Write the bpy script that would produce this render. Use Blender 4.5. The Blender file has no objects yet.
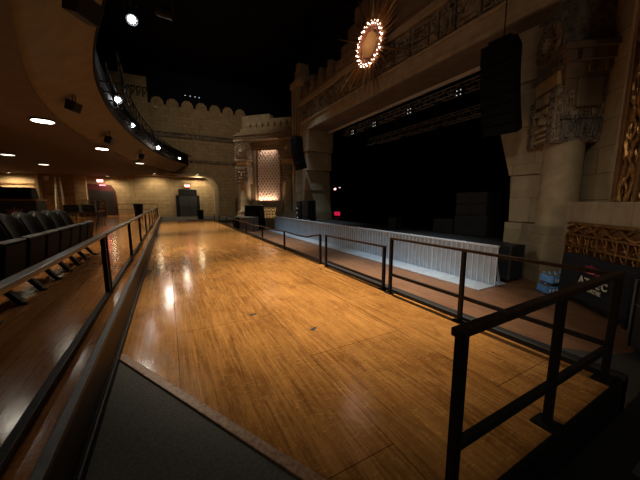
import bpy, bmesh, math, random
from mathutils import Matrix, Vector
random.seed(7)
C = bpy.context.scene.collection
PI = math.pi
sin, cos = math.sin, math.cos

# ------------------------------------------------------------------ mesh kit
class MB:
    def __init__(s, m=None):
        s.v, s.f, s.m = [], [], m
    def add(s, vs, fs, m=None):
        b = len(s.v)
        for p in vs:
            p = Vector(p)
            if m is not None: p = m @ p
            if s.m is not None: p = s.m @ p
            s.v.append(p)
        for f in fs: s.f.append(tuple(i + b for i in f))
        return s
    def bx(s, x0, x1, y0, y1, z0, z1, m=None):
        vs = [(x, y, z) for x in (x0, x1) for y in (y0, y1) for z in (z0, z1)]
        return s.add(vs, [(0,1,3,2),(4,6,7,5),(0,4,5,1),(2,3,7,6),(0,2,6,4),(1,5,7,3)], m)
    def taper(s, x0, x1, y0, y1, z0, X0, X1, Y0, Y1, z1, m=None):
        vs = [(x0,y0,z0),(x1,y0,z0),(x1,y1,z0),(x0,y1,z0),(X0,Y0,z1),(X1,Y0,z1),(X1,Y1,z1),(X0,Y1,z1)]
        return s.add(vs, [(3,2,1,0),(4,5,6,7),(0,1,5,4),(1,2,6,5),(2,3,7,6),(3,0,4,7)], m)
    def bar(s, p, q, w, h, up=(0,0,1), m=None):
        p, q, up = Vector(p), Vector(q), Vector(up)
        d = (q - p).normalized()
        a = d.cross(up)
        if a.length < 1e-4: a = d.cross(Vector((1,0,0)))
        a.normalize(); b = a.cross(d).normalized()
        a *= w/2; b *= h/2
        vs = [p-a-b, p+a-b, p+a+b, p-a+b, q-a-b, q+a-b, q+a+b, q-a+b]
        return s.add(vs, [(3,2,1,0),(4,5,6,7),(0,1,5,4),(1,2,6,5),(2,3,7,6),(3,0,4,7)], m)
    def path(s, pts, r, n=8, m=None, closed=False):
        pts = [Vector(p) for p in pts]; N = len(pts); vs = []; fs = []
        rr = r if isinstance(r, (list, tuple)) else [r]*N
        ref = None
        for i, p in enumerate(pts):
            a = pts[(i-1) % N] if (closed or i > 0) else p
            b = pts[(i+1) % N] if (closed or i < N-1) else p
            d = (b - a).normalized()
            if ref is None:
                ref = Vector((0,0,1)) if abs(d.z) < .9 else Vector((1,0,0))
            x = ref - d*ref.dot(d)
            if x.length < 1e-5: x = d.orthogonal()
            x.normalize(); ref = x; y = d.cross(x)
            for k in range(n):
                t = 2*PI*k/n
                vs.append(p + (x*cos(t) + y*sin(t))*rr[i])
        L = N if closed else N-1
        for i in range(L):
            for k in range(n):
                j = (i+1) % N
                fs.append((i*n+k, i*n+(k+1)%n, j*n+(k+1)%n, j*n+k))
        if not closed:
            fs.append(tuple(range(n))[::-1]); fs.append(tuple((N-1)*n+k for k in range(n)))
        return s.add(vs, fs, m)
    def lathe(s, prof, n=24, m=None):
        vs = []; fs = []
        for r, z in prof:
            for k in range(n): vs.append((r*cos(2*PI*k/n), r*sin(2*PI*k/n), z))
        for i in range(len(prof)-1):
            for k in range(n):
                fs.append((i*n+k, i*n+(k+1)%n, (i+1)*n+(k+1)%n, (i+1)*n+k))
        fs.append(tuple(range(n))[::-1]); fs.append(tuple((len(prof)-1)*n+k for k in range(n)))
        return s.add(vs, fs, m)
    def prism(s, poly, h0, h1, m=None):
        n = len(poly)
        vs = [(x, y, h0) for x, y in poly] + [(x, y, h1) for x, y in poly]
        fs = [tuple(range(n))[::-1], tuple(range(n, 2*n))] + [(i, (i+1)%n, n+(i+1)%n, n+i) for i in range(n)]
        return s.add(vs, fs, m)
    def grid(s, fn, nu, nv, m=None):
        vs = [fn(i/nu, j/nv) for i in range(nu+1) for j in range(nv+1)]
        fs = [(i*(nv+1)+j, (i+1)*(nv+1)+j, (i+1)*(nv+1)+j+1, i*(nv+1)+j+1) for i in range(nu) for j in range(nv)]
        return s.add(vs, fs, m)
    def ball(s, c, r, n=8, m=None):
        c = Vector(c)
        k = max(4, n//2)
        prof = [(max(r*sin(PI*i/k), r*.02), -r*cos(PI*i/k)) for i in range(k+1)]
        return s.lathe(prof, n, (m or Matrix()) @ Matrix.Translation(c))
    def build(s, name, mat, parent=None, bevel=0, smooth=False, solid=0, seg=2):
        me = bpy.data.meshes.new(name)
        me.from_pydata([tuple(v) for v in s.v], [], s.f)
        bm = bmesh.new(); bm.from_mesh(me)
        bmesh.ops.recalc_face_normals(bm, faces=bm.faces)
        bm.to_mesh(me); bm.free()
        if smooth:
            me.polygons.foreach_set('use_smooth', [True]*len(me.polygons))
            try: me.set_sharp_from_angle(angle=math.radians(40))
            except Exception: pass
        me.materials.append(mat)
        o = bpy.data.objects.new(name, me); C.objects.link(o)
        if parent is not None: o.parent = parent
        if solid:
            md = o.modifiers.new('solid', 'SOLIDIFY'); md.thickness = solid; md.offset = 0
        if bevel:
            md = o.modifiers.new('bevel', 'BEVEL'); md.width = bevel; md.segments = seg; md.limit_method = 'ANGLE'
        return o

def tag(o, label, cat, group=None):
    o['label'] = label; o['category'] = cat
    if group: o['group'] = group
    return o
def thing(name, label, cat, loc=(0,0,0), rz=0, group=None):
    o = bpy.data.objects.new(name, None); C.objects.link(o)
    o.location = loc; o.rotation_euler = (0, 0, rz); o.empty_display_size = .1
    return tag(o, label, cat, group)
def struct(o):
    o['kind'] = 'structure'; return o
def kids(o): return [c for c in bpy.data.objects if c.parent == o]
def dup(root, loc, rz=None, label=None, group=None):
    r = root.copy(); C.objects.link(r); r.location = loc
    if rz is not None: r.rotation_euler = (0, 0, rz)
    if label: r['label'] = label
    if group: r['group'] = group
    for ch in kids(root):
        c = ch.copy(); C.objects.link(c); c.parent = r
        for g in kids(ch):
            d = g.copy(); C.objects.link(d); d.parent = c
    return r
def frame(o, x, y, z=(0,0,1)):
    x, y, z = Vector(x), Vector(y), Vector(z)
    return Matrix(((x.x,y.x,z.x,o[0]),(x.y,y.y,z.y,o[1]),(x.z,y.z,z.z,o[2]),(0,0,0,1)))

# ------------------------------------------------------------------ materials
def mat(name, col=(.5,.5,.5), rough=.5, metal=0, spec=.5, emit=None, es=0):
    m = bpy.data.materials.new(name); m.use_nodes = True
    b = m.node_tree.nodes['Principled BSDF']
    b.inputs['Base Color'].default_value = (*col, 1)
    b.inputs['Roughness'].default_value = rough
    b.inputs['Metallic'].default_value = metal
    b.inputs['Specular IOR Level'].default_value = spec
    if emit:
        b.inputs['Emission Color'].default_value = (*emit, 1)
        b.inputs['Emission Strength'].default_value = es
    return m
class NT:
    def __init__(s, m):
        s.m = m; s.t = m.node_tree; s.b = s.t.nodes['Principled BSDF']
    def n(s, typ, **kw):
        x = s.t.nodes.new(typ)
        for k, v in kw.items():
            if k in x.inputs: x.inputs[k].default_value = v
            else: setattr(x, k, v)
        return x
    def l(s, a, b): s.t.links.new(a, b)
    def coord(s, scale=(1,1,1), kind='Object', rot=(0,0,0)):
        tc = s.n('ShaderNodeTexCoord'); mp = s.n('ShaderNodeMapping')
        mp.inputs['Scale'].default_value = scale; mp.inputs['Rotation'].default_value = rot
        s.l(tc.outputs[kind], mp.inputs['Vector']); return mp.outputs[0]
    def noise(s, vec, scale, detail=4, rough=.55, dist=0):
        x = s.n('ShaderNodeTexNoise'); x.inputs['Scale'].default_value = scale
        x.inputs['Detail'].default_value = detail; x.inputs['Roughness'].default_value = rough
        x.inputs['Distortion'].default_value = dist
        s.l(vec, x.inputs['Vector']); return x.outputs['Fac']
    def ramp(s, fac, stops):
        r = s.n('ShaderNodeValToRGB'); e = r.color_ramp.elements
        while len(e) < len(stops): e.new(.5)
        for i, (p, c) in enumerate(stops):
            e[i].position = p
            e[i].color = (*c, 1) if isinstance(c, tuple) else (c, c, c, 1)
        s.l(fac, r.inputs['Fac']); return r.outputs['Color']
    def mix(s, fac, a, b, mode='MIX'):
        x = s.n('ShaderNodeMix'); x.data_type = 'RGBA'; x.blend_type = mode
        for sock, val in ((x.inputs[0], fac), (x.inputs[6], a), (x.inputs[7], b)):
            if hasattr(val, 'links'): s.l(val, sock)
            elif isinstance(val, tuple): sock.default_value = (*val, 1)
            else: sock.default_value = val
        return x.outputs[2]
    def base(s, c): s.l(c, s.b.inputs['Base Color'])
    def rough(s, c): s.l(c, s.b.inputs['Roughness'])
    def bump(s, h, strength=.3, dist=.02, prev=None):
        x = s.n('ShaderNodeBump'); x.inputs['Strength'].default_value = strength
        x.inputs['Distance'].default_value = dist
        s.l(h, x.inputs['Height'])
        if prev is not None: s.l(prev, x.inputs['Normal'])
        s.l(x.outputs[0], s.b.inputs['Normal']); return x.outputs[0]

def noisy(name, c0, c1, scale=8, rough=.6, metal=0, bump=.15, spec=.5, r2=None):
    m = mat(name, c0, rough, metal, spec); t = NT(m); v = t.coord()
    f = t.noise(v, scale, 5, .6)
    t.base(t.ramp(f, [(.3, c0), (.7, c1)]))
    if r2 is not None: t.rough(t.ramp(t.noise(v, scale*2.3, 3), [(.3, rough), (.7, r2)]))
    if bump: t.bump(f, bump, .02)
    return m

def wood_floor(name, light, mid, dark, r0, r1, sheets=True, plank=.057):
    m = mat(name, mid, .4); t = NT(m); v = t.coord()
    # boards run along Y
    g = t.noise(t.coord((14, .55, 1)), 2.2, 6, .62, .5)
    g2 = t.noise(t.coord((55, 1.6, 1)), 2.6, 8, .72, .6)
    fine = t.noise(t.coord((130, 9, 1)), 2, 6, .75)
    big = t.noise(v, .75, 6, .62, .4)
    blot = t.noise(t.coord((1.6, .7, 1)), 1.9, 7, .7, .8)
    col = t.ramp(g, [(.34, dark), (.5, mid), (.64, light)])
    col = t.mix(.5, col, t.ramp(g2, [(.38, dark), (.62, light)]), 'MIX')
    col = t.mix(.55, col, t.ramp(fine, [(.35, .45), (.6, 1.0)]), 'MULTIPLY')
    col = t.mix(t.ramp(blot, [(.5, 0.0), (.68, .7)]), col, dark)
    col = t.mix(t.ramp(big, [(.45, 0.0), (.75, .5)]), col, light)
    scr = t.noise(t.coord((5, 22, 1), rot=(0, 0, .6)), 2.4, 5, .7, 1.4)
    col = t.mix(t.ramp(scr, [(.56, 0.0), (.70, .5)]), col, tuple(min(1, c*1.5+.04) for c in light))
    spots = t.noise(v, 17, 2, .4)
    col = t.mix(t.ramp(spots, [(.76, 0.0), (.78, .6)]), col, tuple(c*.25 for c in dark))
    br = t.n('ShaderNodeTexBrick'); br.offset = .5
    br.inputs['Scale'].default_value = 1; br.inputs['Brick Width'].default_value = 2.44 if sheets else 1.9
    br.inputs['Row Height'].default_value = 1.22 if sheets else plank*2
    br.inputs['Mortar Size'].default_value = .004 if sheets else .0025
    br.inputs['Mortar Smooth'].default_value = .3
    br.inputs['Color1'].default_value = (.86, .86, .86, 1); br.inputs['Color2'].default_value = (1, 1, 1, 1)
    br.inputs['Mortar'].default_value = (.22, .2, .18, 1)
    t.l(t.coord((1, 1, 1), rot=(0, 0, PI/2)), br.inputs['Vector'])
    if sheets:
        p2 = t.n('ShaderNodeTexBrick'); p2.inputs['Scale'].default_value = 1
        p2.inputs['Brick Width'].default_value = 1.3; p2.inputs['Row Height'].default_value = .085
        p2.inputs['Mortar Size'].default_value = .0012
        p2.inputs['Color1'].default_value = (.8, .78, .76, 1); p2.inputs['Color2'].default_value = (1, 1, 1, 1)
        p2.inputs['Mortar'].default_value = (.6, .56, .5, 1)
        t.l(t.coord((1, 1, 1), rot=(0, 0, PI/2)), p2.inputs['Vector'])
        col = t.mix(.8, col, p2.outputs['Color'], 'MULTIPLY')
    col = t.mix(1.0, col, br.outputs['Color'], 'MULTIPLY')
    t.base(col)
    t.rough(t.ramp(t.noise(t.coord((2.2, 1, 1)), 2.2, 6, .7), [(.3, r0), (.7, r1)]))
    n1 = t.bump(br.outputs['Fac'], -.25, .01)
    t.bump(t.noise(t.coord((9, 2, 1)), 3, 4, .6), .025, .02, n1)
    return m

def stone(name, c0, c1, bw=1.1, bh=.55, mortar=(.3,.25,.18), kind='XZ', bump=.5, rough=.85, joint=.012, tone=.72):
    m = mat(name, c0, rough, 0, .2); t = NT(m)
    tc = t.n('ShaderNodeTexCoord'); sp = t.n('ShaderNodeSeparateXYZ'); t.l(tc.outputs['Object'], sp.inputs[0])
    cb = t.n('ShaderNodeCombineXYZ')
    a = t.n('ShaderNodeMath', operation='ADD'); t.l(sp.outputs['X'], a.inputs[0])
    if kind == 'XZ': a.inputs[1].default_value = 0
    else: t.l(sp.outputs['Y'], a.inputs[1])
    t.l(a.outputs[0], cb.inputs['X']); t.l(sp.outputs['Z'], cb.inputs['Y'])
    br = t.n('ShaderNodeTexBrick'); br.inputs['Scale'].default_value = 1
    br.inputs['Brick Width'].default_value = bw; br.inputs['Row Height'].default_value = bh
    br.inputs['Mortar Size'].default_value = joint; br.inputs['Mortar Smooth'].default_value = .2
    br.inputs['Color1'].default_value = (tone, tone, tone, 1); br.inputs['Color2'].default_value = (1, 1, 1, 1)
    br.inputs['Mortar'].default_value = (*mortar, 1)
    t.l(cb.outputs[0], br.inputs['Vector'])
    v = t.coord()
    f = t.noise(v, 2.2, 8, .65, .3)
    col = t.ramp(f, [(.3, c0), (.7, c1)])
    st = t.noise(t.coord((1.5, 1.5, .35)), 1.3, 5, .6)
    col = t.mix(t.ramp(st, [(.5, 0.0), (.75, .45)]), col, tuple(c*.55 for c in c0))
    t.base(t.mix(1.0, col, br.outputs['Color'], 'MULTIPLY'))
    n1 = t.bump(br.outputs['Fac'], -bump, .03)
    t.bump(t.noise(v, 14, 6, .7), .35, .02, n1)
    return m

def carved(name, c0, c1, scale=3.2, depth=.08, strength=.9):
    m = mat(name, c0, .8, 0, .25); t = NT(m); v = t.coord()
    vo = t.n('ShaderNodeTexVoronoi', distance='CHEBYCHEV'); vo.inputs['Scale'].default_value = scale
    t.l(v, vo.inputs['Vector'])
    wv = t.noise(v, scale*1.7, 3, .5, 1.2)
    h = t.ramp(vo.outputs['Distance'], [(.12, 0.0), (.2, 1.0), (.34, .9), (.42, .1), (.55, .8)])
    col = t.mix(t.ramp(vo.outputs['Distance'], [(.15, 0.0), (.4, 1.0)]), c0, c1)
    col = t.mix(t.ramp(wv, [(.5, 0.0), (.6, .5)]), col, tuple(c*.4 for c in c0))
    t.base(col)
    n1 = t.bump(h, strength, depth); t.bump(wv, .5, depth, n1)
    return m

M = {}
M['floor'] = wood_floor('honey_wood', (.74,.36,.105), (.52,.225,.056), (.17,.062,.014), .11, .22)
M['floor_l'] = wood_floor('platform_wood', (.62,.28,.08), (.45,.18,.046), (.21,.076,.018), .13, .19, False, .09)
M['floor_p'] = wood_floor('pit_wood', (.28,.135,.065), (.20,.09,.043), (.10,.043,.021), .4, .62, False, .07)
M['stone'] = stone('sandstone_blocks', (.30,.23,.14), (.42,.34,.22), 1.1, .55, mortar=(.6,.55,.48), bump=.3, tone=.85)
M['stone_far'] = stone('tan_block_wall', (.32,.235,.125), (.46,.35,.20), .7, .34, mortar=(.66,.62,.56), joint=.016, tone=.86, bump=.25)
M['stone_big'] = stone('large_ashlar', (.33,.26,.165), (.46,.38,.255), 1.0, .86, kind='XY', mortar=(.6,.55,.48), joint=.009, tone=.78, bump=.3)
M['stone_dark'] = stone('brown_stone', (.16,.115,.075), (.24,.18,.12), 1.6, .7, kind='XY', joint=.006, tone=.85)
M['stone_plain'] = noisy('smooth_cast_stone', (.30,.235,.145), (.42,.34,.22), 3.5, .85, 0, .25, .2)
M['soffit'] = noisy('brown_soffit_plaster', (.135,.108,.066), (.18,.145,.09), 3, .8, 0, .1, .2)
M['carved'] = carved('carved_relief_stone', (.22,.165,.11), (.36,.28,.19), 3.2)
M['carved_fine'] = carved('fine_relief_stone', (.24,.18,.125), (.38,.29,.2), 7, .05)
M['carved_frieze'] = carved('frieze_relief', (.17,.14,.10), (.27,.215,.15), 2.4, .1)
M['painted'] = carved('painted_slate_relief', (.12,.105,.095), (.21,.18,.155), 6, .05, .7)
M['plaque'] = noisy('ochre_plaque', (.42,.29,.12), (.52,.38,.18), 6, .6, 0, .1)
M['gold'] = noisy('antique_gold', (.20,.095,.03), (.44,.24,.085), 12, .27, .8, .4, .5, .5)
M['gold_dark'] = noisy('bronzed_wood', (.14,.07,.025), (.24,.12,.04), 9, .45, .3, .3)
M['bronze'] = noisy('red_bronze', (.20,.075,.035), (.34,.14,.06), 8, .4, .5, .2)
M['latt_pale'] = noisy('pale_gilded_lattice', (.62,.46,.34), (.78,.62,.5), 14, .45, .1, .1)
M['black_metal'] = noisy('black_painted_steel', (.005,.005,.006), (.012,.012,.013), 24, .42, .1, .06, .3, .6)
M['rail_top'] = noisy('worn_bronze_handrail', (.012,.010,.009), (.075,.042,.026), 26, .34, .55, .1, .5, .55)
M['rail_grey'] = noisy('worn_grey_handrail', (.045,.045,.044), (.085,.08,.076), 20, .35, .6, .06)
M['kerb'] = noisy('black_rubber_kerb', (.006,.006,.007), (.014,.014,.016), 18, .6, 0, .15)
M['edge_strip'] = noisy('grey_metal_edging', (.045,.05,.058), (.085,.09,.10), 22, .42, .5, .08)
M['fascia'] = noisy('dark_stained_fascia', (.010,.006,.005), (.020,.011,.008), 10, .5, 0, .1, .25)
M['carpet'] = noisy('charcoal_carpet', (.085,.087,.084), (.15,.152,.145), 60, .95, 0, .5, .1)
M['carpet_dark'] = noisy('black_carpet', (.010,.010,.011), (.022,.022,.023), 60, .95, 0, .5, .1)
M['carpet_grey'] = noisy('grey_carpet_tile', (.045,.043,.04), (.075,.07,.066), 50, .95, 0, .4, .1)
M['nosing'] = noisy('worn_wood_nosing', (.16,.08,.042), (.46,.28,.17), 30, .4, 0, .2)
M['array'] = mat('array_black', (.004,.004,.0045), .8, 0, .12)
M['black'] = noisy('matt_black_paint', (.006,.006,.007), (.012,.012,.013), 10, .7, 0, .05, .2)
M['case'] = noisy('black_flight_case', (.007,.007,.008), (.016,.016,.018), 16, .55, 0, .1, .35)
M['case_grey'] = noisy('grey_flight_case', (.13,.13,.135), (.2,.2,.205), 12, .5, 0, .1)
M['grille'] = mat('speaker_grille', (.010,.010,.011), .6, .3)
M['drape'] = mat('black_velour_drape', (.004,.004,.005), .95, 0, .1)
M['ceil'] = mat('black_ceiling_paint', (.012,.012,.018), .9, 0, .1)
M['truss'] = noisy('dull_aluminium_truss', (.30,.31,.33), (.42,.43,.45), 8, .5, .3, .05)
M['alu'] = noisy('aluminium_plate', (.36,.41,.48), (.50,.555,.63), 6, .42, .3, .08, .5, .5)
M['alu_rib'] = noisy('bright_aluminium', (.66,.72,.80), (.78,.84,.9), 9, .36, .35, .05)
M['vinyl'] = noisy('black_vinyl', (.003,.003,.0035), (.006,.006,.007), 20, .5, 0, .08, .09, .6)
M['plastic'] = noisy('dark_grey_plastic', (.005,.005,.006), (.010,.010,.011), 12, .7, 0, .04, .12)
M['cloth'] = noisy('black_stretch_cloth', (.010,.011,.016), (.02,.021,.028), 40, .85, 0, .15, .2)
M['cream'] = mat('cream_print', (.62,.58,.47), .7)
M['maroon'] = mat('maroon_print', (.30,.035,.075), .7)
M['white'] = mat('white_paint', (.62,.6,.55), .6)
M['water'] = None
M['lamp'] = mat('lamp_lens', (.9,.95,1), .3, emit=(.85,.93,1), es=60)
M['lamp_small'] = mat('small_lamp_lens', (.9,.9,.9), .3, emit=(1,.95,.88), es=6)
M['down'] = mat('downlight_lens', (1,.95,.85), .4, emit=(1,.9,.74), es=14)
M['down_dim'] = mat('dim_downlight_lens', (1,.95,.85), .4, emit=(1,.86,.62), es=3.5)
M['bulb'] = mat('warm_bulb', (1,.8,.6), .3, emit=(1,.74,.60), es=12)
M['red_led'] = mat('red_led', (.8,.02,.04), .4, emit=(1,.03,.06), es=3)
M['exit'] = mat('exit_sign_face', (.8,.1,.1), .4, emit=(1,.22,.18), es=3.2)
M['exit_txt'] = mat('exit_letters', (.9,.85,.8), .4, emit=(1,.85,.8), es=6)
M['led_dot'] = mat('cool_led', (.7,.8,1), .4, emit=(.8,.88,1), es=1.2)
M['red_paint'] = noisy('deep_red_paint', (.05,.008,.008), (.08,.012,.011), 5, .55)
M['door_dark'] = noisy('black_door', (.012,.011,.011), (.022,.02,.019), 6, .5)
M['door_green'] = noisy('dark_green_grey_panel', (.018,.02,.018), (.03,.032,.03), 6, .6)
def water_mats():
    g = mat('clear_bottle_plastic', (.75,.86,.95), .12); b = NT(g).b
    b.inputs['Transmission Weight'].default_value = .8; b.inputs['IOR'].default_value = 1.2
    w = noisy('blue_shrink_wrap', (.06,.24,.72), (.18,.45,.9), 9, .2, 0, .5, .6)
    return g, w
M['bottle'], M['wrap'] = water_mats()
M['cap'] = mat('blue_cap', (.05,.2,.55), .4)
M['label'] = mat('pale_blue_label', (.85,.92,1), .35)

# ------------------------------------------------------------------ levels
PIT, PLAT, STG = -.30, .42, .50
FAR, NEAR = 30.0, -9.0

# ------------------------------------------------------------------ camera
cam = bpy.data.cameras.new('camera'); co = bpy.data.objects.new('camera', cam); C.objects.link(co)
cam.sensor_width = 36; cam.lens = 278/640*36; cam.clip_start = .05; cam.clip_end = 200
co.location = (0, 0, 1.6)
co.rotation_euler = (math.radians(90-7.8), 0, math.radians(-28.6))
bpy.context.scene.camera = co

# ------------------------------------------------------------------ floors
b = MB(); b.prism([(-.55,3.41),(.925,.735),(3.42,.735),(3.42,26.3),(-.55,26.3)], -.35, 0)
struct(b.build('floor', M['floor']))
b = MB(); b.prism([(-.55,3.41),(-.55,-3),(.95,-3),(.95,.66),(.925,.735)], -.35, -.006)
struct(b.build('floor_carpet', M['carpet']))
b = MB(); d = Vector((1.44,-2.61,0)).normalized()
b.bar((-.545,3.40,.004), (.92,.744,.004), .075, .022)
struct(b.build('trim_1', M['nosing'], bevel=.006))
b = MB(); b.bx(3.42,3.555,.70,26.3,-.35,.06)
struct(b.build('trim_2', M['kerb'], bevel=.012))
b = MB(); b.bx(.93,3.56,.70,.737,-.35,.035)
struct(b.build('trim_3', M['array'], bevel=.01))
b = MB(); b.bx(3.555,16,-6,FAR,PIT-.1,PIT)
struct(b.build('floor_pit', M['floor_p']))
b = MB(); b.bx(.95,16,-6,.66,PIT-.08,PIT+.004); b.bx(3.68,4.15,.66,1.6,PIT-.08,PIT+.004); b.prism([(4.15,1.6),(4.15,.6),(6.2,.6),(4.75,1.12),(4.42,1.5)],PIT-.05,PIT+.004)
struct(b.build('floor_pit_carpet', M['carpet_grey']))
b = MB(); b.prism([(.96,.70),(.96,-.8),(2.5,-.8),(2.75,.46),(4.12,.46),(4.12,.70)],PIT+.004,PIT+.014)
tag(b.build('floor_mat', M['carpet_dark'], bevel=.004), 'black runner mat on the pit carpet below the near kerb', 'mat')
# left seating platform
b = MB(); b.bx(-14,-.56,-4,FAR,-.35,PLAT)
struct(b.build('floor_platform', M['floor_l']))
b = MB(); b.bx(-.565,-.55,-3,26.3,-.1,PLAT-.005)
struct(b.build('trim_4', M['fascia']))
b = MB(); b.bx(-.595,-.542,-3,26.3,PLAT-.03,PLAT+.012)
struct(b.build('trim_5', M['edge_strip'], bevel=.005))
b = MB(); b.bx(-.55,-.525,-3,26.3,-.05,.07); b.bx(-.553,-.54,-3,26.3,.07,.10)
struct(b.build('baseboard_left', M['kerb'], bevel=.004))
b = MB(); b.add([(-.55,26.3,-.02),(9,26.3,-.02),(9,FAR,.2),(-.55,FAR,.2),(-.55,26.3,-.4),(9,26.3,-.4),(9,FAR,-.4),(-.55,FAR,-.4)],
    [(0,1,2,3),(4,7,6,5),(0,4,5,1),(1,5,6,2),(2,6,7,3),(3,7,4,0)])
struct(b.build('floor_aisle', M['carpet_grey']))
b = MB(); b.bx(1.3,3.5,26.2,26.36,-.02,.06)
struct(b.build('trim_6', M['kerb']))
# worn marks lying in the floor: small metal floor plates
for i, (x, y, r) in enumerate([(1.53,2.98,.5),(.98,3.8,.2)]):
    m = Matrix.Translation((x,y,0)) @ Matrix.Rotation(r,4,'Z')
    t = thing('floor_plate', ['dark oblong metal floor plate let into the honey boards at mid floor','small pale metal floor plate behind the dark oblong one'][i], 'floor plate', (x,y,0), r)
    MB().bx(-.05,.05,-.022,.022,-.002,.004).build('plate', M['edge_strip' if i == 0 else 'rail_grey'], t, .002)
    for s in (-1,1):
        bb = MB(); bb.lathe([(.006,.004),(.006,.006)],8,Matrix.Translation((s*.038,0,0)))
        bb.build('screw', M['black_metal'], t)

# ------------------------------------------------------------------ walls and ceiling
b = MB(); b.bx(-16,22,NEAR,FAR+2,14.0,14.3)
struct(b.build('ceiling', M['ceil']))
b = MB(); b.bx(-16,22,FAR+2,FAR+2.3,-.5,14.2); b.bx(16.3,22,NEAR,FAR+2,-.5,14.2)
struct(b.build('wall_behind', M['ceil']))
b = MB(); b.bx(-16,22,NEAR-.4,NEAR,-.5,14.2)
struct(b.build('wall_near', M['stone_far']))
b = MB(); b.bx(-14.4,-14,NEAR,FAR,-.5,14.2)
struct(b.build('wall_rear', M['stone_far']))

# far wall with battlements, arch recess on the right below the balcony line
b = MB(); b.bx(-14,9,FAR,FAR+.5,-.4,10.3)
struct(b.build('wall_far', M['stone_far']))
def stepped_merlon(bm, cx, z, w, h, y0, y1, ax='x', m=None):
    for ww, ha, hb in ((1,-.05,.5),(.8,.5,.78),(.5,.78,1)):
        bm.bx(cx-w*ww/2, cx+w*ww/2, y0, y1, z+h*ha, z+h*hb, m)
    bm.bx(cx-w*.2, cx+w*.2, y0-.06, y0, z+h*.2, z+h*.62, m)
b = MB()
for k in range(7):
    stepped_merlon(b, -.2+k*1.22, 10.3, .98, .6, FAR-.02, FAR+.42)
struct(b.build('wall_far_battlement', M['stone_far']))
b = MB(); b.bx(-.95,8,FAR-.12,FAR,7.5,7.86); b.bx(-.95,8,FAR-.2,FAR,7.86,7.95)
for k in range(27): b.bx(-.9+k*.33,-.7+k*.33,FAR-.17,FAR-.1,7.56,7.8)
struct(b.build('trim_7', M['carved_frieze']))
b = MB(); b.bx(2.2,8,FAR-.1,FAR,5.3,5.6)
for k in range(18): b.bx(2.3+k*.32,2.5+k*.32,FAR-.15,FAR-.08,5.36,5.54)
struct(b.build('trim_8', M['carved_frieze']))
b = MB(); b.bx(-3.6,-.9,FAR-.9,FAR,4.6,12.06)
for k in range(4):
    x = -2.45+k*.42
    b.bx(x,x+.3,FAR-.96,FAR-.88,10.5,11.15)
struct(b.build('wall_tower', M['stone_far']))
b = MB()
for k in range(4):
    x = -2.45+k*.42
    b.bx(x-.03,x+.05,FAR-1.0,FAR-.9,10.42,11.2); b.bx(x+.1,x+.2,FAR-1.0,FAR-.9,10.62,10.85); b.bx(x+.05,x+.33,FAR-1.0,FAR-.9,11.1,11.2); b.bx(x+.22,x+.3,FAR-1.0,FAR-.9,10.9,11.05)
struct(b.build('trim_9', M['black']))
# stone jamb framing the far recess
b = MB(); P2 = [(3.45,3.9),(4.15,2.9),(4.2,.1),(4.55,.1),(4.55,3.1),(3.95,4.2),(-3.5,4.25),(-3.5,3.95)]
b.prism([(x,z) for x,z in P2], 0, .5, frame((0,FAR,0),(1,0,0),(0,0,1),(0,-1,0)))
struct(b.build('trim_10', M['stone_plain']))

# proscenium: beam wall, pier blocks, stage opening
PX = 7.6
b = MB(); b.bx(PX,9.0,-6,17.2,5.83,7.6)
struct(b.build('wall_proscenium', M['stone_dark']))
b = MB()
b.bx(PX-.10,PX+.02,-6,17.1,5.83,5.95); b.bx(PX-.05,PX+.02,-6,17.1,5.95,6.34); b.bx(PX-.12,PX+.02,-6,17.1,6.34,6.42)
b.bx(PX-.10,PX+.02,-6,17.1,7.38,7.5); b.bx(PX-.06,PX+.02,-6,17.1,7.5,7.68)
struct(b.build('trim_11', M['stone_plain'], bevel=.015))
b = MB(); b.bx(PX-.015,PX+.02,-6,17.1,6.4,7.4)
rnd = random.Random(3); y = -1.0
while y < 16.6:
    w = rnd.choice((.32,.5,.7)); 
    b.bx(PX-.07,PX,y,y+w,6.48,7.3)
    kk = rnd.randint(0,2)
    if kk == 0:
        for q in range(3): b.bx(PX-.13,PX-.05,y+.05+q*.02,y+w-.05-q*.05,6.55+q*.24,6.68+q*.24)
    elif kk == 1:
        b.lathe([(w*.42,0),(w*.42,.07),(w*.28,.07),(w*.28,.03),(w*.14,.03),(w*.12,.09)],14,frame((PX-.05,y+w/2,6.9),(0,1,0),(0,0,1),(-1,0,0)))
        b.bx(PX-.12,PX-.05,y+.06,y+w-.06,6.5,6.58)
    else:
        b.bx(PX-.13,PX-.05,y+.06,y+.14,6.55,7.2); b.bx(PX-.13,PX-.05,y+.06,y+w-.06,7.08,7.2); b.bx(PX-.13,PX-.05,y+w*.5,y+w-.06,6.6,6.9)
    y += w + .06
struct(b.build('trim_12', M['carved_frieze'], bevel=.012))
# parapet: stepped gable in the centre, merlons either side
b = MB(); CY = 9.5
b.bx(PX-.02,PX+.6,-6,17.1,7.6,7.86)
zb = 7.86
for hw, zt in ((2.9,8.25),(2.35,8.7),(1.8,9.2),(1.3,9.75),(.75,10.4),(.35,10.9)):
    b.bx(PX-.02,PX+.5,CY-hw,CY+hw,zb,zt); zb = zt
for sgn in (-1,1):
    for k in range(5):
        c = CY + sgn*(3.5+k*.95)
        if c < 17:
            for ww, ha, hb in ((.74,0,.3),(.5,.3,.55),(.26,.55,.8)):
                b.bx(PX-.02,PX+.45,c-ww/2,c+ww/2,7.86+ha,7.86+hb)
struct(b.build('wall_proscenium_parapet', M['stone_dark'], bevel=.02))
# soffit edge bead above the opening
b = MB(); b.bx(8.9,9.02,3.9,15.9,5.74,5.85)
struct(b.build('trim_13', M['white']))
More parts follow.
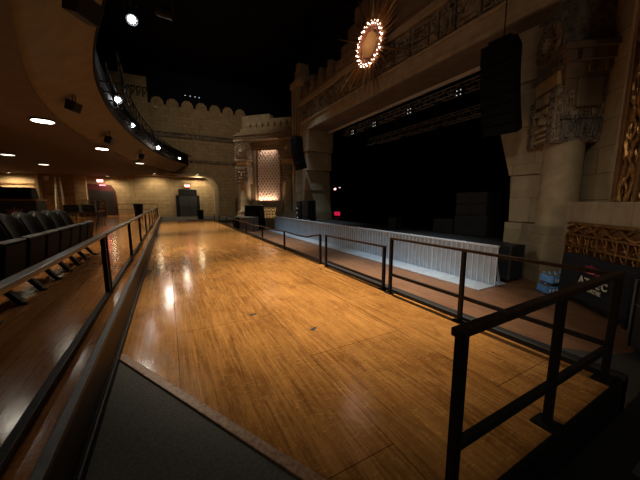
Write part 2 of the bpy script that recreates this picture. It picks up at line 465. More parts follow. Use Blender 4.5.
# corner tower pilaster at the left end of the beam
b = MB(); b.bx(PX-.2,PX+.9,16.46,17.4,-.3,8.6); b.bx(PX-.3,PX-.2,16.5,16.66,1,8.5); b.bx(PX-.3,PX-.2,16.95,17.12,1,8.5)
b.bx(PX-.28,PX+.9,15.95,17.45,8.6,8.95)
for ww,ha,hh in ((1.0,8.95,9.2),(.7,9.2,9.6),(.4,9.6,9.95)): b.bx(PX-.1,PX+.6,16.7-ww/2,16.7+ww/2,ha,hh)
struct(b.build('wall_corner_tower', M['stone'], bevel=.02))
# piers of the opening
def pier(y0, y1, sgn, name, PX=PX, offs=None):
    b = MB()
    # (z0,z1, inset towards opening): blocks that batter and step
    blocks = [(-.3,1.05,.14),(1.07,2.28,.05),(2.30,3.5,-.02),(3.52,4.6,.06),(4.62,5.83,.22)]
    for i,(z0,z1,ins) in enumerate(blocks):
        lo = ins; hi = ins - .12 if i in (1,2) else ins + (.10 if i == 4 else 0)
        if offs: lo, hi = offs[i]
        ya, yb = (y0-lo, y1) if sgn < 0 else (y0, y1+lo)
        Ya, Yb = (y0-hi, y1) if sgn < 0 else (y0, y1+hi)
        xf = PX+.02 - (.06 if i in (0,4) else 0)
        b.taper(xf,9.25,ya,yb,z0,xf-(.05 if i == 4 else 0),9.25,Ya,Yb,z1)
    return struct(b.build(name, M['stone_big'], bevel=.015))
pier(15.55,16.44,-1,'wall_pier_left')
pier(3.45,4.22,1,'wall_pier_right',8.22,[(.1,.1),(.03,.08),(.12,.46),(.46,.6),(.6,.85)])

# ------------------------------------------------------------------ stage house
b = MB(); b.bx(7.15,16,4.15,14.85,PIT,STG-.02); b.bx(9.0,16,1,18.6,PIT,STG-.02)
struct(b.build('floor_stage_base', M['black']))
b = MB(); b.bx(7.1,16,4.15,14.85,STG-.02,STG); b.bx(9.0,16,1,18.6,STG-.02,STG)
struct(b.build('floor_stage', noisy('black_stage_deck', (.004,.004,.004), (.008,.007,.007), 5, .7)))
b = MB(); b.bx(16,16.3,-6,20,-.3,14.2); b.bx(9,16.2,18.6,18.9,-.3,14.2); b.bx(9,16.2,.4,.7,-.3,14.2)
b.bx(9.0,9.3,3.6,16.2,6.4,14.2); b.bx(9.0,9.2,.4,3.5,-.3,14.2); b.bx(9.0,9.2,16.3,18.8,-.3,14.2)
struct(b.build('wall_stage', M['black']))
b = MB(); b.bx(9,16.2,.4,18.9,12.0,12.2)
struct(b.build('ceiling_stage', M['black']))
def drape(name, p, q, z0, z1, label, n=60, amp=.07, k=30):
    p, q = Vector(p), Vector(q); d = q-p; nn = Vector((-d.y, d.x)).normalized()
    t = thing(name, label, 'curtain', (p.x,p.y,z0))
    b = MB()
    def fn(u, v):
        a = amp*sin(u*k*2*PI/2 + .6*sin(u*17)) * (1-.35*v)
        w = p + d*u + nn*a
        return (w.x-p.x, w.y-p.y, v*(z1-z0))
    b.grid(fn, n*3, 4)
    b.build('drape', M['drape'], t, smooth=True, solid=.012)
    hb = MB(); hb.path([(0,0,z1-z0+.02),(d.x,d.y,z1-z0+.02)], .03, 8); hb.build('pipe', M['black_metal'], t)
drape('stage_backdrop', (14.5,1.2), (14.5,18.2), STG, 9.5, 'tall black backdrop curtain hanging across the back of the stage', 80, .08, 44)
drape('stage_leg_drape', (12.2,16.2), (12.2,18.4), STG, 9.5, 'narrow black side drape at the far left edge of the stage', 20, .06, 8)
drape('stage_leg_drape', (11.2,1.2), (11.2,3.6), STG, 9.5, 'narrow black side drape behind the right stone pier of the stage', 20, .06, 8)

# ------------------------------------------------------------------ ornamental bays either side of the stage
def bay(side):
    if side == 'right':
        a = math.radians(40); o = (8.15,3.15,0); u = (-sin(a),-cos(a),0); v = (-cos(a),sin(a),0)
        L0, L1, LV, CW, CU, UE = 1.5, 3.2, -.12, .5, -.15, 4.7
        led0, lown = .72, .95
    else:
        a = math.radians(45); o = (7.47,18.13,0); u = (-sin(a),cos(a),0); v = (-sin(a),-cos(a),0)
        L0, L1, LV, CW, CU, UE = .76, 2.46, -.18, .48, 0, 4.1
        led0, lown = .42, .95
    m = frame(o, u, v)
    COL2 = 3.42 if side == 'left' else 4.6
    sd = side
    # backing wall, recess jambs, lintel, ledge
    b = MB(m)
    b.bx(-1.0,UE,-1.5,-1.2,-.3,7.6)
    b.bx(-1.0,L0-.30,-1.3,-.45 if sd == 'right' else -.28,-.3,5.86); b.bx(L1+.30,UE,-1.3,-.28,-.3,5.86)
    b.bx(L0-.32,L1+.32,-1.3,-.28,5.35,5.86)
    b.bx(L0-.12 if sd == 'right' else L0-.34,L1+.34,-1.3,-.30,-.3,1.55)
    struct(b.build('wall_bay_'+side, M['stone']))
    b = MB(m); b.bx(led0,COL2-led0,-.4,.22,-.3,1.6)
    struct(b.build('wall_ledge_'+side, M['stone_big'], bevel=.012))
    b = MB(m)
    for (x0,x1) in ((L0-.30,L0-.16),(L1+.16,L1+.30)): b.bx(x0,x1,-.40,-.18,1.6,5.4)
    b.bx(L0-.30,L1+.30,-.40,-.18,5.26,5.42)
    struct(b.build('trim_14' if sd == 'left' else 'trim_15', M['stone_plain'], bevel=.02))
    # cornice and small battlement
    b = MB(m)
    b.bx(-.6,COL2+.6,-.9,.40,5.84,5.9); b.bx(-.55,COL2+.55,-.9,.34,5.9,6.14)
    b.bx(-.6,COL2+.6,-.9,.42,6.14,6.2)
    struct(b.build('trim_16' if sd == 'left' else 'trim_17', M['carved_fine'], bevel=.015))
    b = MB(m); b.bx(-.5,COL2+.45,-1.2,.15,6.2,6.44); b.bx(-.5,COL2+.25,-1.2,.05,6.44,6.68)
    for k in range(8):
        c = -.2+k*(COL2/7.4)
        b.bx(c-.13,c+.13,-.2,.02,6.68,6.82); b.lathe([(.17,0),(.17,.26)],14,frame((c,-.2,6.95),(1,0,0),(0,0,1),(0,1,0)))
    struct(b.build('trim_18' if sd == 'left' else 'trim_19', M['stone_plain'], bevel=.01))
    b = MB(m); b.bx(-1.2,COL2-.9,-3.2,-2.6,5,8.0); b.bx(COL2-.9,COL2+1.5,-3.0,-2.3,5,8.3)
    struct(b.build('wall_upper_'+side, M['stone']))
    # columns
    for ci, cu in enumerate((0, COL2)):
        if sd == 'right' and ci == 1: continue
        if sd == 'left':
            lb = ['tan stone column with carved face capital between lattice screen and stage opening','tan stone column with carved face capital nearest the far exit doors'][ci]
        else: lb = 'huge tan stone column with carved capital at right beside the stage'
        t = thing('ornate_column', lb, 'column', (o[0]+u[0]*cu, o[1]+u[1]*cu, 0))
        # part geometry relative to thing base, axes along the bay
        R = frame((0,0,0), u, v)
        b = MB(R); b.bx(-.62,.52,-.55,.50,-.3,.62); b.bx(-.58,.48,-.52,.46,.62,1.05) if sd=='right' else b.bx(-.46,.46,-.42,.42,.6,.9)
        b.build('plinth', M['stone_big'], t, .015)
        b = MB(R); b.lathe([(.44,.88),(.44,.96),(.39,1.02),(.385,1.72),(.38,1.722),(.378,1.728),(.378,2.3),(.372,2.302),(.37,2.31),(.37,3.0)],28)
        b.build('shaft', M['stone_plain'], t, smooth=True)
        R2 = R @ Matrix.Translation((CU,0,0)); w = CW
        b = MB(R2)     # face block
        b.bx(-w+.06,w-.06,-.5,.38,2.95,4.14)
        b.bx(-w,-w+.17,-.3,.46,2.9,4.1); b.bx(w-.17,w,-.5,.46,2.9,4.1)
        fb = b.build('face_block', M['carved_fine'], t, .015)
        if sd == 'right':
            b = MB(R2); b.bx(.1,w+.02,-.62,.30,2.93,3.42); b.bx(.1,w+.06,-.62,.34,3.38,3.46)
            for k in range(4): b.bx(w+.02,w+.05,-.55+k*.21,-.40+k*.21,3.0,3.3)
            b.build('side_frieze', M['painted'], t, .012)
            b = MB(R2); b.taper(.1,w-.12,-.45,.2,3.46,.1,w+.12,-.62,.38,4.5); b.bx(.1,w+.2,-.62,.42,4.5,4.72); b.bx(.1,w+.26,-.62,.48,4.72,4.84)
            for k in range(3): b.bx(w-.06,w+.14,-.46+k*.3,-.34+k*.3,4.3,4.5)
            co_ = b.build('corbel', M['stone_dark'], t, .015)
            b = MB(R2); b.bx(w-.1,w+.1,-.36,.1,3.62,4.2); b.build('corbel_panel', M['stone_dark'], co_, .03)
        b = MB(R2)     # carved mask
        b.bx(-.28,-.08,.36,.47,3.62,3.74); b.bx(.08,.28,.36,.47,3.62,3.74)
        b.taper(-.06,.06,.36,.5,3.4,-.03,.03,.36,.44,3.74)
        b.bx(-.2,.2,.36,.48,3.24,3.31); b.bx(-.2,.2,.36,.45,3.12,3.18); b.bx(-.3,.3,.36,.44,3.0,3.07)
        for k in range(5): b.bx(-.28+k*.12,-.2+k*.12,.36,.47,3.84,4.06)
        b.build('mask', M['stone_plain'], fb, .015)
        b = MB(R2)
        for s in (-1,1):
            for k in range(6): b.lathe([(.075,0),(.075,.05),(.03,.07)],10,frame((s*(w-.085),.45,3.0+k*.185),(1,0,0),(0,0,1),(0,1,0)))
        b.build('ear_ornament', M['painted'], fb)
        b = MB(R2); b.bx(-w+.08,w-.08,-.45,.43,4.14,4.44); b.build('plaque', M['plaque'], t, .01)
        b = MB(R2); b.bx(-w-.02,w+.02,-.55,.44,4.44,5.84); b.bx(-w-.06,w+.06,-.55,.5,4.42,4.55); b.bx(-w-.06,w+.06,-.55,.5,5.74,5.84)
        b.build('medallion_block', M['painted'] if sd == 'right' else M['carved_fine'], t, .015)
        F = R2 @ frame((0,.44,5.14),(1,0,0),(0,0,1),(0,1,0))
        b = MB(F); b.lathe([(.46,0),(.46,.05),(.40,.06),(.38,.03),(.30,.03),(.28,.07),(.2,.07),(.18,.02)],30)
        for k in range(16):
            t_ = 2*PI*k/16; b.bar((.3*cos(t_),.3*sin(t_),.04),(.4*cos(t_),.4*sin(t_),.04),.03,.06,(0,0,1))
        rs = b.build('rosette', M['carved_fine'], t)
        b = MB(F); pts = []
        for k in range(16):
            rr = .15 if k % 2 == 0 else .07; pts.append((rr*cos(PI*k/8), rr*sin(PI*k/8)))
        b.prism(pts, .02, .09); b.build('star', M['cream'], rs)
    # lattice screen
    lab = ['tall pale diamond lattice screen between the two far columns','tall gilded lattice screen with rope frame at right edge above the ledge'][sd == 'right']
    t = thing('lattice_screen', lab, 'screen', (o[0]+u[0]*L0, o[1]+u[1]*L0, 1.6))
    R = frame((0,0,0), u, v); W = L1-L0; Ht = 3.62
    n = 7 if sd == 'left' else 8; sp = W/n
    ft = .10 if sd == 'right' else .05
    b = MB(R)
    b.bx(-ft,0,LV-.08,LV+.04,0,Ht+.05); b.bx(W,W+ft,LV-.08,LV+.04,0,Ht+.05); b.bx(-ft,W+ft,LV-.08,LV+.04,Ht,Ht+ft); b.bx(-ft,W+ft,LV-.08,LV+.04,-.01,.03)
    b.build('frame', M['gold'] if sd == 'right' else M['bronze'], t, .01)
    b = MB(R)
    for k in range(n):
        cx = (k+.5)*sp; top = Ht - (.0 if 1 <= k <= n-2 else .4)
        for s in (-1,1):
            b.path([(cx+s*sp*.36*abs(sin(PI*z/.36))+s*.014, LV, z) for z in [j*.045 for j in range(int(top/.045)+1)]], .030, 5)
    b.build('diamond_strips', M['latt_pale'] if sd == 'left' else M['gold'], t, smooth=True)
    b = MB(R)
    for k in range(n+1):
        b.bx(k*sp-.016,k*sp+.016,LV-.03,LV-.01,.02,Ht)
    for j in range(10): b.bx(0,W,LV-.035,LV-.015,.18+j*.36-.014,.18+j*.36+.014)
    b.build('back_bars', M['bronze'], t)
    b = MB(R)
    for k in range(n): 
        b.path([((k+.5)*sp,LV+.012,z) for z in [i*.03 for i in range(119)]], [.012+.026*max(0,cos(2*PI*(i*.03)/.36)) for i in range(119)], 6)
    b.build('beaded_rods', M['latt_pale'] if sd == 'left' else M['gold'], t, smooth=True)
    if sd == 'right':
        b = MB(R)
        for (x) in (.13,.30):
            pts = [(x+.045*sin(z*7+(x*20)), LV+.05+.03*cos(z*7), z) for z in [j*.05 for j in range(73)]]
            b.path(pts, [.035+.012*sin(j*1.3) for j in range(73)], 7)
        b.build('rope_moulding', M['gold'], t, smooth=True)
        b = MB(R); b.bx(-.02,.05,LV,LV+.08,0,Ht); b.bx(.40,.46,LV,LV+.08,0,Ht); b.build('inner_stile', M['gold_dark'], t, .01)
    # low pierced panel under the ledge
    lab = ['small yellow pierced panel low behind the silver barricade','carved gilt pierced panel on the ledge front above the black cloth'][sd == 'right']
    e1 = COL2-.95 if sd == 'left' else COL2-.9
    t = thing('pierced_panel', lab, 'panel', (o[0]+u[0]*lown, o[1]+u[1]*lown, .45))
    W = e1-lown; vv = .22
    b = MB(R); b.bx(0,W,vv,vv+.03,0,.75); b.build('backing', M['gold_dark'] if sd == 'right' else mat('glowing_amber_backing',(.8,.55,.2),.6,emit=(1,.62,.22),es=.35), t)  # left backing has its own emission added, no lamp behind it
    b = MB(R)
    for z in (.02,.27,.50,.72): b.bx(0,W,vv+.02,vv+.09,z-.022,z+.022)
    n = int(W/.2)
    for k in range(n+1): b.bx(k*W/n-.02,k*W/n+.02,vv+.02,vv+.085,0,.5)
    b.build('bars', M['gold'], t, .008)
    b = MB(R)
    for k in range(n):
        cx = (k+.5)*W/n; hw = W/n*.5
        for z in (.04,.28):
            if k % 5 == 3: b.path([(cx+.062*cos(a_),vv+.05,z+.1+.07*sin(a_)) for a_ in [2*PI*j/12 for j in range(12)]], .018, 5, closed=True)
            else:
                b.path([(cx-hw*.8,vv+.05,z+.01),(cx-.01,vv+.06,z+.19),(cx+hw*.8,vv+.05,z+.01)], .018, 5)
                b.ball((cx,vv+.05,z+.06),.03,6)
    b.build('cell_ornament', M['gold'], t, smooth=True)
    b = MB(R)
    for s in (0,PI):
        b.path([(W*j/60,vv+.06+.02*cos(W*j/60*11+s),.61+.075*sin(W*j/60*9+s)) for j in range(61)], .024, 6)
    b.build('twisted_vine', M['gold'], t, smooth=True)
    return m
MR = bay('right'); ML = bay('left')
# return wall linking left bay to the far wall
b = MB(); b.add([(4.75,21.75,-.3),(7.6,FAR,-.3),(4.75,21.75,6.6),(7.6,FAR,7.4),(5.3,21.75,-.3),(8.1,FAR,-.3),(5.3,21.75,6.6),(8.1,FAR,7.4)],
   [(0,1,3,2),(4,6,7,5),(0,4,5,1),(2,3,7,6),(0,2,6,4),(1,5,7,3)])
struct(b.build('wall_return_left', M['stone']))

# ------------------------------------------------------------------ sun medallion
t = thing('sunburst_medallion', 'large sunburst medallion ringed with glowing bulbs above the stage', 'medallion', (PX-.16,CY-.02,7.72))
F = frame((0,0,0),(0,-1,0),(0,0,1),(-1,0,0))
b = MB(F); b.lathe([(.43,.0),(.43,.08),(.38,.10),(.0001,.12)],36); b.build('disc', noisy('dull_gold_disc',(.42,.28,.10),(.52,.36,.14),5,.6,0,.1), t, smooth=True)
b = MB(F); b.lathe([(.43,.04),(.60,.0),(.64,.06),(.74,.06),(.78,.0),(.78,-.1),(.43,-.1)],48); b.build('dished_ring', M['bronze'], t, smooth=True)
rnd = random.Random(5)
for k in range(44):
    a = 2*PI*(k+.5)/44; L = rnd.choice((1.5,1.9,2.3,2.7)) if abs(sin(a)) > .35 else rnd.choice((1.35,1.5,1.75))
    w = .05 if k % 2 else .075
    b = MB(F @ Matrix.Rotation(a,4,'Z'))
    b.add([(.74,-w,.02),(.74,w,.02),(.74,0,.12),(.74,0,-.04),(L,0,.13)], [(0,2,4),(2,1,4),(1,3,4),(3,0,4),(0,3,1,2)])
    b.build('ray', M['gold'] if k % 2 else M['gold_dark'], t)
for k in range(46):
    a = 2*PI*k/46; r = .69 if k % 2 else .78
    b = MB(F); b.ball((r*cos(a),r*sin(a),.11),(.016 if k % 3 else .03),8)
    b.build('bulb', M['bulb'] , t, smooth=True)

# ------------------------------------------------------------------ hand rails
def bplate(par, x, y, z, m=None):
    b = MB(); b.bx(x-.075,x+.075,y-.075,y+.075,z,z+.014)
    for sx in (-1,1):
        for sy in (-1,1): b.lathe([(.010,.014),(.010,.024)],6,Matrix.Translation((x+sx*.055,y+sy*.055,z)))
    return b.build('base_plate', M['black_metal'], par)
PW = .05
# left rail, near and far sections (standing on the platform)
def left_rail(y0, y1, posts, label):
    t = thing('handrail', label, 'handrail', (-.725,y0,PLAT), 0, None)
    b = MB(); b.bx(-.035,.035,0,y1-y0,.755,.79); b.build('top_rail', M['rail_grey'], t, .008)
    b = MB(); b.bx(-.025,.025,0,y1-y0,.012,.062); b.build('bottom_rail', M['black_metal'], t, .005)
    for y in posts:
        b = MB(); b.bx(-PW/2,PW/2,y-y0-PW/2,y-y0+PW/2,.0,.76)
        b.build('post', M['black_metal'], t, .004)
left_rail(-1.2, 4.30, (-.6,1.45,4.25), 'grey topped handrail section nearest the row of black seats')
left_rail(4.35, 26.0, (4.40,6.95,9.4,11.85,14.3,16.8,19.3,21.8,24.2,25.9), 'long grey topped handrail running from the double post to the far doors')
# right low rail (far) with a bent top
x = 3.40
t = thing('handrail', 'long low black handrail along the far half of the kerb before the silver barricade', 'handrail', (x,6.1,0))
ys = [24.83,22.21,19.33,16.6,13.97,11.25,8.75,6.22]; hs = [.6,.6,.6,.6,.58,.60,.62,.76]
pts = []
for i,(y,h) in enumerate(zip(ys,hs)):
    pts.append((0,y-6.1,h))
    if i < 6: pts.append((0,(y+ys[i+1])/2-6.1,h-.03))
    elif i == 6: pts += [(0,7.6-6.1,.60),(0,7.0-6.1,.62),(0,6.6-6.1,.70)]
b = MB(); b.path(pts, .024, 8); b.build('top_rail', M['rail_top'], t, smooth=True)
b = MB(); b.bar((0,ys[0]-6.1,.10),(0,ys[-1]-6.1,.10),.03,.04); b.build('bottom_rail', M['black_metal'], t)
for y,h in zip(ys,hs):
    b = MB(); b.bx(-PW/2,PW/2,y-6.1-PW/2,y-6.1+PW/2,0,h-.005); b.build('post', M['black_metal'], t)
# single low panel
t = thing('handrail', 'single low handrail panel beside the honey floor, between the long low and tall handrails', 'handrail', (x,3.8,0))
b = MB(); b.bar((0,-.03,.80),(0,2.16,.775),.045,.035); b.build('top_rail', M['rail_top'], t, .006)
b = MB(); b.bar((0,0,.14),(0,2.12,.14),.035,.04); b.build('bottom_rail', M['black_metal'], t)
for y in (.0,2.12):
    b = MB(); b.bx(-PW/2,PW/2,y-PW/2,y+PW/2,0,.785); p = b.build('post', M['black_metal'], t, .004)
bplate(t, 0, 0, 0)
# tall L-shaped rail at the near corner
t = thing('handrail', 'tall black handrail turning the corner at the near end of the honey floor', 'handrail', (3.37,.84,0))
b = MB(); b.bar((0,-.03,.975),(0,2.78,.975),.05,.035); b.bar((.03,-.03,.99),(-2.17,-.03,.962),.062,.045); b.build('top_rail', M['rail_top'], t, .007)
b = MB(); b.bar((0,-.03,.34),(0,2.75,.34),.04,.045); b.bar((0,-.03,.32),(-2.12,-.03,.32),.045,.05); b.build('mid_rail', M['black_metal'], t, .005)
for (px,py) in ((0,-.03),(0,1.40),(0,2.75),(-1.05,-.03),(-2.12,-.03)):
    b = MB(); b.bx(px-PW/2,px+PW/2,py-PW/2,py+PW/2,0,.96); p = b.build('post', M['black_metal'], t, .004)
    b = bplate(p, px, py, 0)

# ------------------------------------------------------------------ theatre seats
def make_seat():
    t = thing('theater_seat', 'x', 'seat', (0,0,PLAT), 0)
    # seat faces +X; local origin on the floor below the seat front
    b = MB()
    def back(u, w):
        y = (u-.5)*.54; z = .50+.50*w
        e = abs(u-.5)*2; z -= (w**3)*.07*e**3
        return (-.36-.16*w+.05*e*e, y, z)
    b.grid(back, 10, 8); b.build('backrest', M['vinyl'], t, .008, True, .05)
    b = MB()
    b.grid(lambda u,w: (-.40-.175*w+.05*(abs(u-.5)*2)**2, (u-.5)*.54, .46+.56*w-(w**3)*.07*(abs(u-.5)*2)**3), 10, 8); b.build('back_shell', M['plastic'], t, 0, True, .018)
    b = MB(); mt = Matrix.Translation((-.12,0,.30)) @ Matrix.Rotation(math.radians(8),4,'Y')
    b.bx(-.05,.05,-.255,.255,0,.44,mt); s_ = b.build('seat_cushion', M['vinyl'], t, .035, False, 0, 3)
    b = MB(); b.bx(.05,.07,-.25,.25,.02,.42,mt); b.build('seat_pan', M['plastic'], s_, .015)
    b = MB(); b.bx(-.03,.065,-.262,.262,.435,.455,mt); b.build('seat_front_edge', M['case'], s_, .01)
    for sy in (-1,1):
        b = MB(); b.prism([(-.50,.30),(-.05,.26),(-.02,.36),(-.42,.62),(-.50,.62)], -.012, .012, Matrix.Translation((0,sy*.275,0)) @ Matrix.Rotation(PI/2,4,'X'))
        b.build('side_frame', M['plastic'], t)
    b = MB(); b.bar((-.22,-.285,.27),(-.22,.285,.27),.06,.06); b.build('beam', M['black_metal'], t)
    b = MB(); b.bar((-.22,0,.28),(-.03,0,.03),.05,.09,(0,1,0)); b.build('leg', M['black_metal'], t, .006)
    b = MB(); b.bx(-.05,.03,-.04,.04,0,.025); b.build('foot', M['black_metal'], t, .006)
    return t
seat0 = make_seat()
sy = [3.76,4.38,4.99,5.58,6.16,6.74,7.33,7.93]
sl = ['black folding seat farthest left, cropped by the photo edge','second black folding seat from the left photo edge',
      'third black folding seat from the left photo edge','fourth black folding seat from the left photo edge','fourth black folding seat from the far end of the row',
      'third black folding seat from the far end of the row','black folding seat next to the last one of the row','last black folding seat at the far end of the row']
for i,(y,l) in enumerate(zip(sy,sl)):
    if i == 0:
        seat0.location = (-1.53,y,PLAT); seat0['label'] = l; seat0['group'] = 'row of folding seats on the left platform'
    else: dup(seat0, (-1.53,y,PLAT), None, l, 'row of folding seats on the left platform')

# ------------------------------------------------------------------ silver crowd barricade
SW = .87
def make_bar():
    t = thing('crowd_barricade', 'x', 'barricade', (6.4,0,PIT))
    b = MB(); b.bx(0,.012,.004,SW-.004,.02,.90); b.build('front_panel', M['alu'], t)
    b = MB()
    for k in range(7):
        y = .012+k*(SW-.024)/6; b.bx(-.014,.004,y-.011,y+.011,.02,.90)
    b.build('ribs', M['alu_rib'], t, .003)
    b = MB(); b.bx(-.02,.06,.003,SW-.003,.885,.93); b.build('top_rail', M['alu_rib'], t, .008)
    b = MB(); b.bx(-.60,.42,.004,SW-.004,.0,.02); b.bx(-.61,-.585,.004,SW-.004,0,.012); 
    b.build('foot_plate', M['alu'], t, .003)
    b = MB()
    for k in range(5): b.bx(-.58+k*.115,-.572+k*.115,.03,SW-.03,.02,.026)
    b.build('tread', M['alu_rib'], t)
    for y in (.12,SW-.12):
        b = MB(); b.bar((.03,y,.85),(.36,y,.03),.04,.04); b.build('brace', M['alu'], t)
    b = MB(); b.lathe([(.026,0),(.026,.02),(.012,.03)],10,frame((.02,SW-.035,.925),(1,0,0),(0,1,0))); b.build('bolt', mat('chrome_bolt',(.9,.9,.92),.15,1), t)
    return t
bar0 = make_bar()
NB = 17
ords = ['first','second','third','fourth','fifth','sixth','seventh','eighth','ninth','tenth','eleventh','twelfth','thirteenth','fourteenth','fifteenth','sixteenth','seventeenth','eighteenth']
for k in range(NB):
    lb = 'silver ribbed barricade section, %s counting from the right-hand end' % ords[k] if 0 < k < NB-1 else ('silver ribbed barricade end section beside the black case at right' if k == 0 else 'silver ribbed barricade end section farthest away by the road case')
    g = 'silver barricade sections in front of the stage'
    loc = (6.4, 3.45+k*SW, PIT)
    if k == 0: bar0.location = loc; bar0['label'] = lb; bar0['group'] = g
    else: dup(bar0, loc, None, lb, g)

# ------------------------------------------------------------------ cases and speakers
def flight_case(name, label, loc, sx, sy_, sz, rz=0, mt='case', handle=True, cat='case'):
    t = thing(name, label, cat, loc, rz)
    b = MB(); b.bx(-sx/2,sx/2,-sy_/2,sy_/2,.08,sz); body = b.build('body', M[mt], t, .012)
    b = MB()
    for a in (-1,1):
        for c in (-1,1):
            b.bx(a*sx/2-.018,a*sx/2+.018,c*sy_/2-.018,c*sy_/2+.018,.08,sz)
    b.bx(-sx/2-.006,sx/2+.006,-sy_/2-.006,sy_/2+.006,sz*.66,sz*.66+.02)
    b.build('edging', M['edge_strip'], t, .003)
    for a in (-1,1):
        for c in (-1,1):
            w = MB(); w.lathe([(.04,-.015),(.04,.015)],12,frame((a*(sx/2-.07),c*(sy_/2-.07),.04),(1,0,0),(0,0,1),(0,1,0)))
            w.bx(a*(sx/2-.07)-.03,a*(sx/2-.07)+.03,c*(sy_/2-.07)-.03,c*(sy_/2-.07)+.03,.07,.085)
            w.build('caster', M['black_metal'], t)
    if handle:
        b = MB(); b.path([(-sx/2-.01,-.07,sz*.45),(-sx/2-.04,-.06,sz*.45),(-sx/2-.04,.06,sz*.45),(-sx/2-.01,.07,sz*.45)],.01,6); b.build('handle', M['edge_strip'], t)
    return t
flight_case('equipment_case', 'black case tucked behind the right end of the silver barricade', (7.2,3.75,PIT), .58,.6,.88)
fc = flight_case('road_case', 'low grey road case with reddish round emblem by the far column', (4.66,18.3,PIT), .6,1.06,.92, math.radians(42), 'case_grey')
b = MB(frame((-.32,0,.55),(0,-1,0),(0,0,1),(-1,0,0)))
b.lathe([(.14,0),(.14,.012)],20)
b.build('emblem', noisy('faded_red_emblem',(.30,.14,.13),(.42,.25,.22),20,.6), fc)
t = thing('covered_cart', 'tall black covered cart right of the low grey road case', 'cart', (5.22,18.95,PIT), math.radians(45))
b = MB(); b.taper(-.42,.42,-.62,.62,.06,-.36,.36,-.55,.55,1.62); b.build('cover', M['vinyl'], t, .06, False, 0, 3)
b = MB(); b.bx(-.38,.38,-.58,.58,1.60,1.68); b.build('lid', M['case'], t, .02)
for a in (-1,1):
    for c in (-1,1):
        w = MB(); w.lathe([(.04,-.015),(.04,.015)],12,frame((a*.34,c*.5,.04),(1,0,0),(0,0,1),(0,1,0))); w.build('caster', M['black_metal'], t)
# low trash bin near the road case
def bin_(label, loc, r, h):
    t = thing('trash_bin', label, 'trash bin', loc)
    b = MB(); b.lathe([(r*.82,0),(r,.9*h),(r,h*.93)],20); b.build('body', M['plastic'], t, 0, True)
    b = MB(); b.lathe([(r*1.05,h*.93),(r*1.05,h*.97),(r*.75,h)],20); b.build('lid', M['black'], t, 0, True)
bin_('round black trash bin standing left of the grey road case', (3.98,19.0,PIT), .25, .9)
bin_('black trash bin standing by the far exit doors below the white notice', (2.6,27.6,.06), .3, .85)
bin_('black trash bin on the left platform against the far wall', (-2.2,28.6,PLAT), .36, 1.05)

# speaker cabinets on stage right
def cabinet(label, loc, sx, sy_, sz, rz=0, grp=None, name='speaker_cabinet'):
    t = thing(name, label, 'speaker', loc, rz, grp)
    b = MB(); b.bx(0,sx,-sy_/2,sy_/2,0,sz); b.build('box', M['case'], t, .012)
    b = MB(); b.bx(-.02,.0,-sy_/2+.03,sy_/2-.03,.03,sz-.03); b.build('grille', M['grille'], t, .008)
    b = MB(); b.bx(-.026,-.018,-.07,.07,sz*.5-.02,sz*.5+.02); b.build('badge', M['plastic'], t)
    for a in (-1,1):
        b = MB(); b.bx(sx*.35,sx*.65,a*sy_/2-.008,a*sy_/2+.008,sz*.4,sz*.6); b.build('handle', M['black_metal'], t)
    return t
g = 'speaker cabinets stacked on the right of the stage'
cabinet('bottom black speaker cabinet of the stack at stage right', (8.6,5.6,STG), .8,1.12,.66,0,g)
cabinet('middle black speaker cabinet of the stack at stage right', (8.6,5.62,STG+.665), .8,1.05,.37,0,g)
cabinet('topmost black speaker cabinet of the stack at stage right', (8.6,5.62,STG+1.04), .8,1.05,.37,0,g)
cabinet('short black speaker cabinet left of the stack at stage right', (8.6,6.62,STG), .7,.8,.5,0,g)
cabinet('small black floor monitor at mid stage behind the barricade', (8.0,8.55,STG), .35,.42,.48,0,None,'floor_monitor')
# sub stack left of the stage
g = 'speaker cabinets stacked left of the stage'
cabinet('lower black subwoofer of the stack left of the stage', (6.95,14.55,PIT), .5,.78,1.0,0,g)
cabinet('upper black subwoofer of the stack left of the stage', (6.95,14.55,PIT+1.005), .5,.78,.98,0,g)
t = thing('cable_rack', 'black equipment rack with dim lights left of the subwoofer stack', 'rack', (6.95,15.5,PIT))
b = MB(); b.bx(0,.42,-.3,.3,0,1.95); b.build('body', M['case'], t, .01)
for k in range(5):
    b = MB(); b.bx(-.02,.0,-.25,.25,.3+k*.28,.5+k*.28); p_ = b.build('module', M['plastic'], t, .004)
    b = MB(); b.ball((-.025,.15-.05*(k%3),.4+k*.28),.018,6); b.build('indicator', M['led_dot'], p_)

# line arrays
def line_array(label, pts, w, d, h, yaw):
    t = thing('line_array', label, 'speaker', pts[0], yaw)
    o = Vector(pts[0]); Ri = Matrix.Rotation(-yaw,4,'Z')
    n = len(pts)-1
    b = MB(); b.bx(-d*.4,d*.5,-w*.3,w*.3,.02,.08); b.bar((0,0,.08),(0,0,1.6),.02,.02); b.build('rigging_frame', M['black_metal'], t)
    for i in range(n):
        p = Ri @ (Vector(pts[i])-o); q = Ri @ (Vector(pts[i+1])-o)
        c = (p+q)/2; dd = (q-p); ang = math.atan2(dd.x, -dd.z)
        mt = Matrix.Translation(c) @ Matrix.Rotation(-ang,4,'Y'); hh = dd.length*.48
        b = MB(); b.prism([(-d*.45,-w/2),(d*.55,-w*.36),(d*.55,w*.36),(-d*.45,w/2)], -hh, hh, mt); e = b.build('array_element', M['array'], t, .01)
        b = MB(); b.bx(-d*.47,-d*.445,-w*.46,w*.46,-hh*.85,hh*.85,mt); b.build('grille', M['array'], e)
def arc(x, y, z0, z1, n, bow):
    return [(x - bow*(1-(1-i/n)**1.0)*0 + bow*((i/n)**2), y, z0+(z1-z0)*i/n) for i in range(n+1)]
line_array('curved black line array hanging beside the far lattice screen', arc(6.75,15.2,5.25,3.5,9,.3), .62,.5,.2, 0.15)
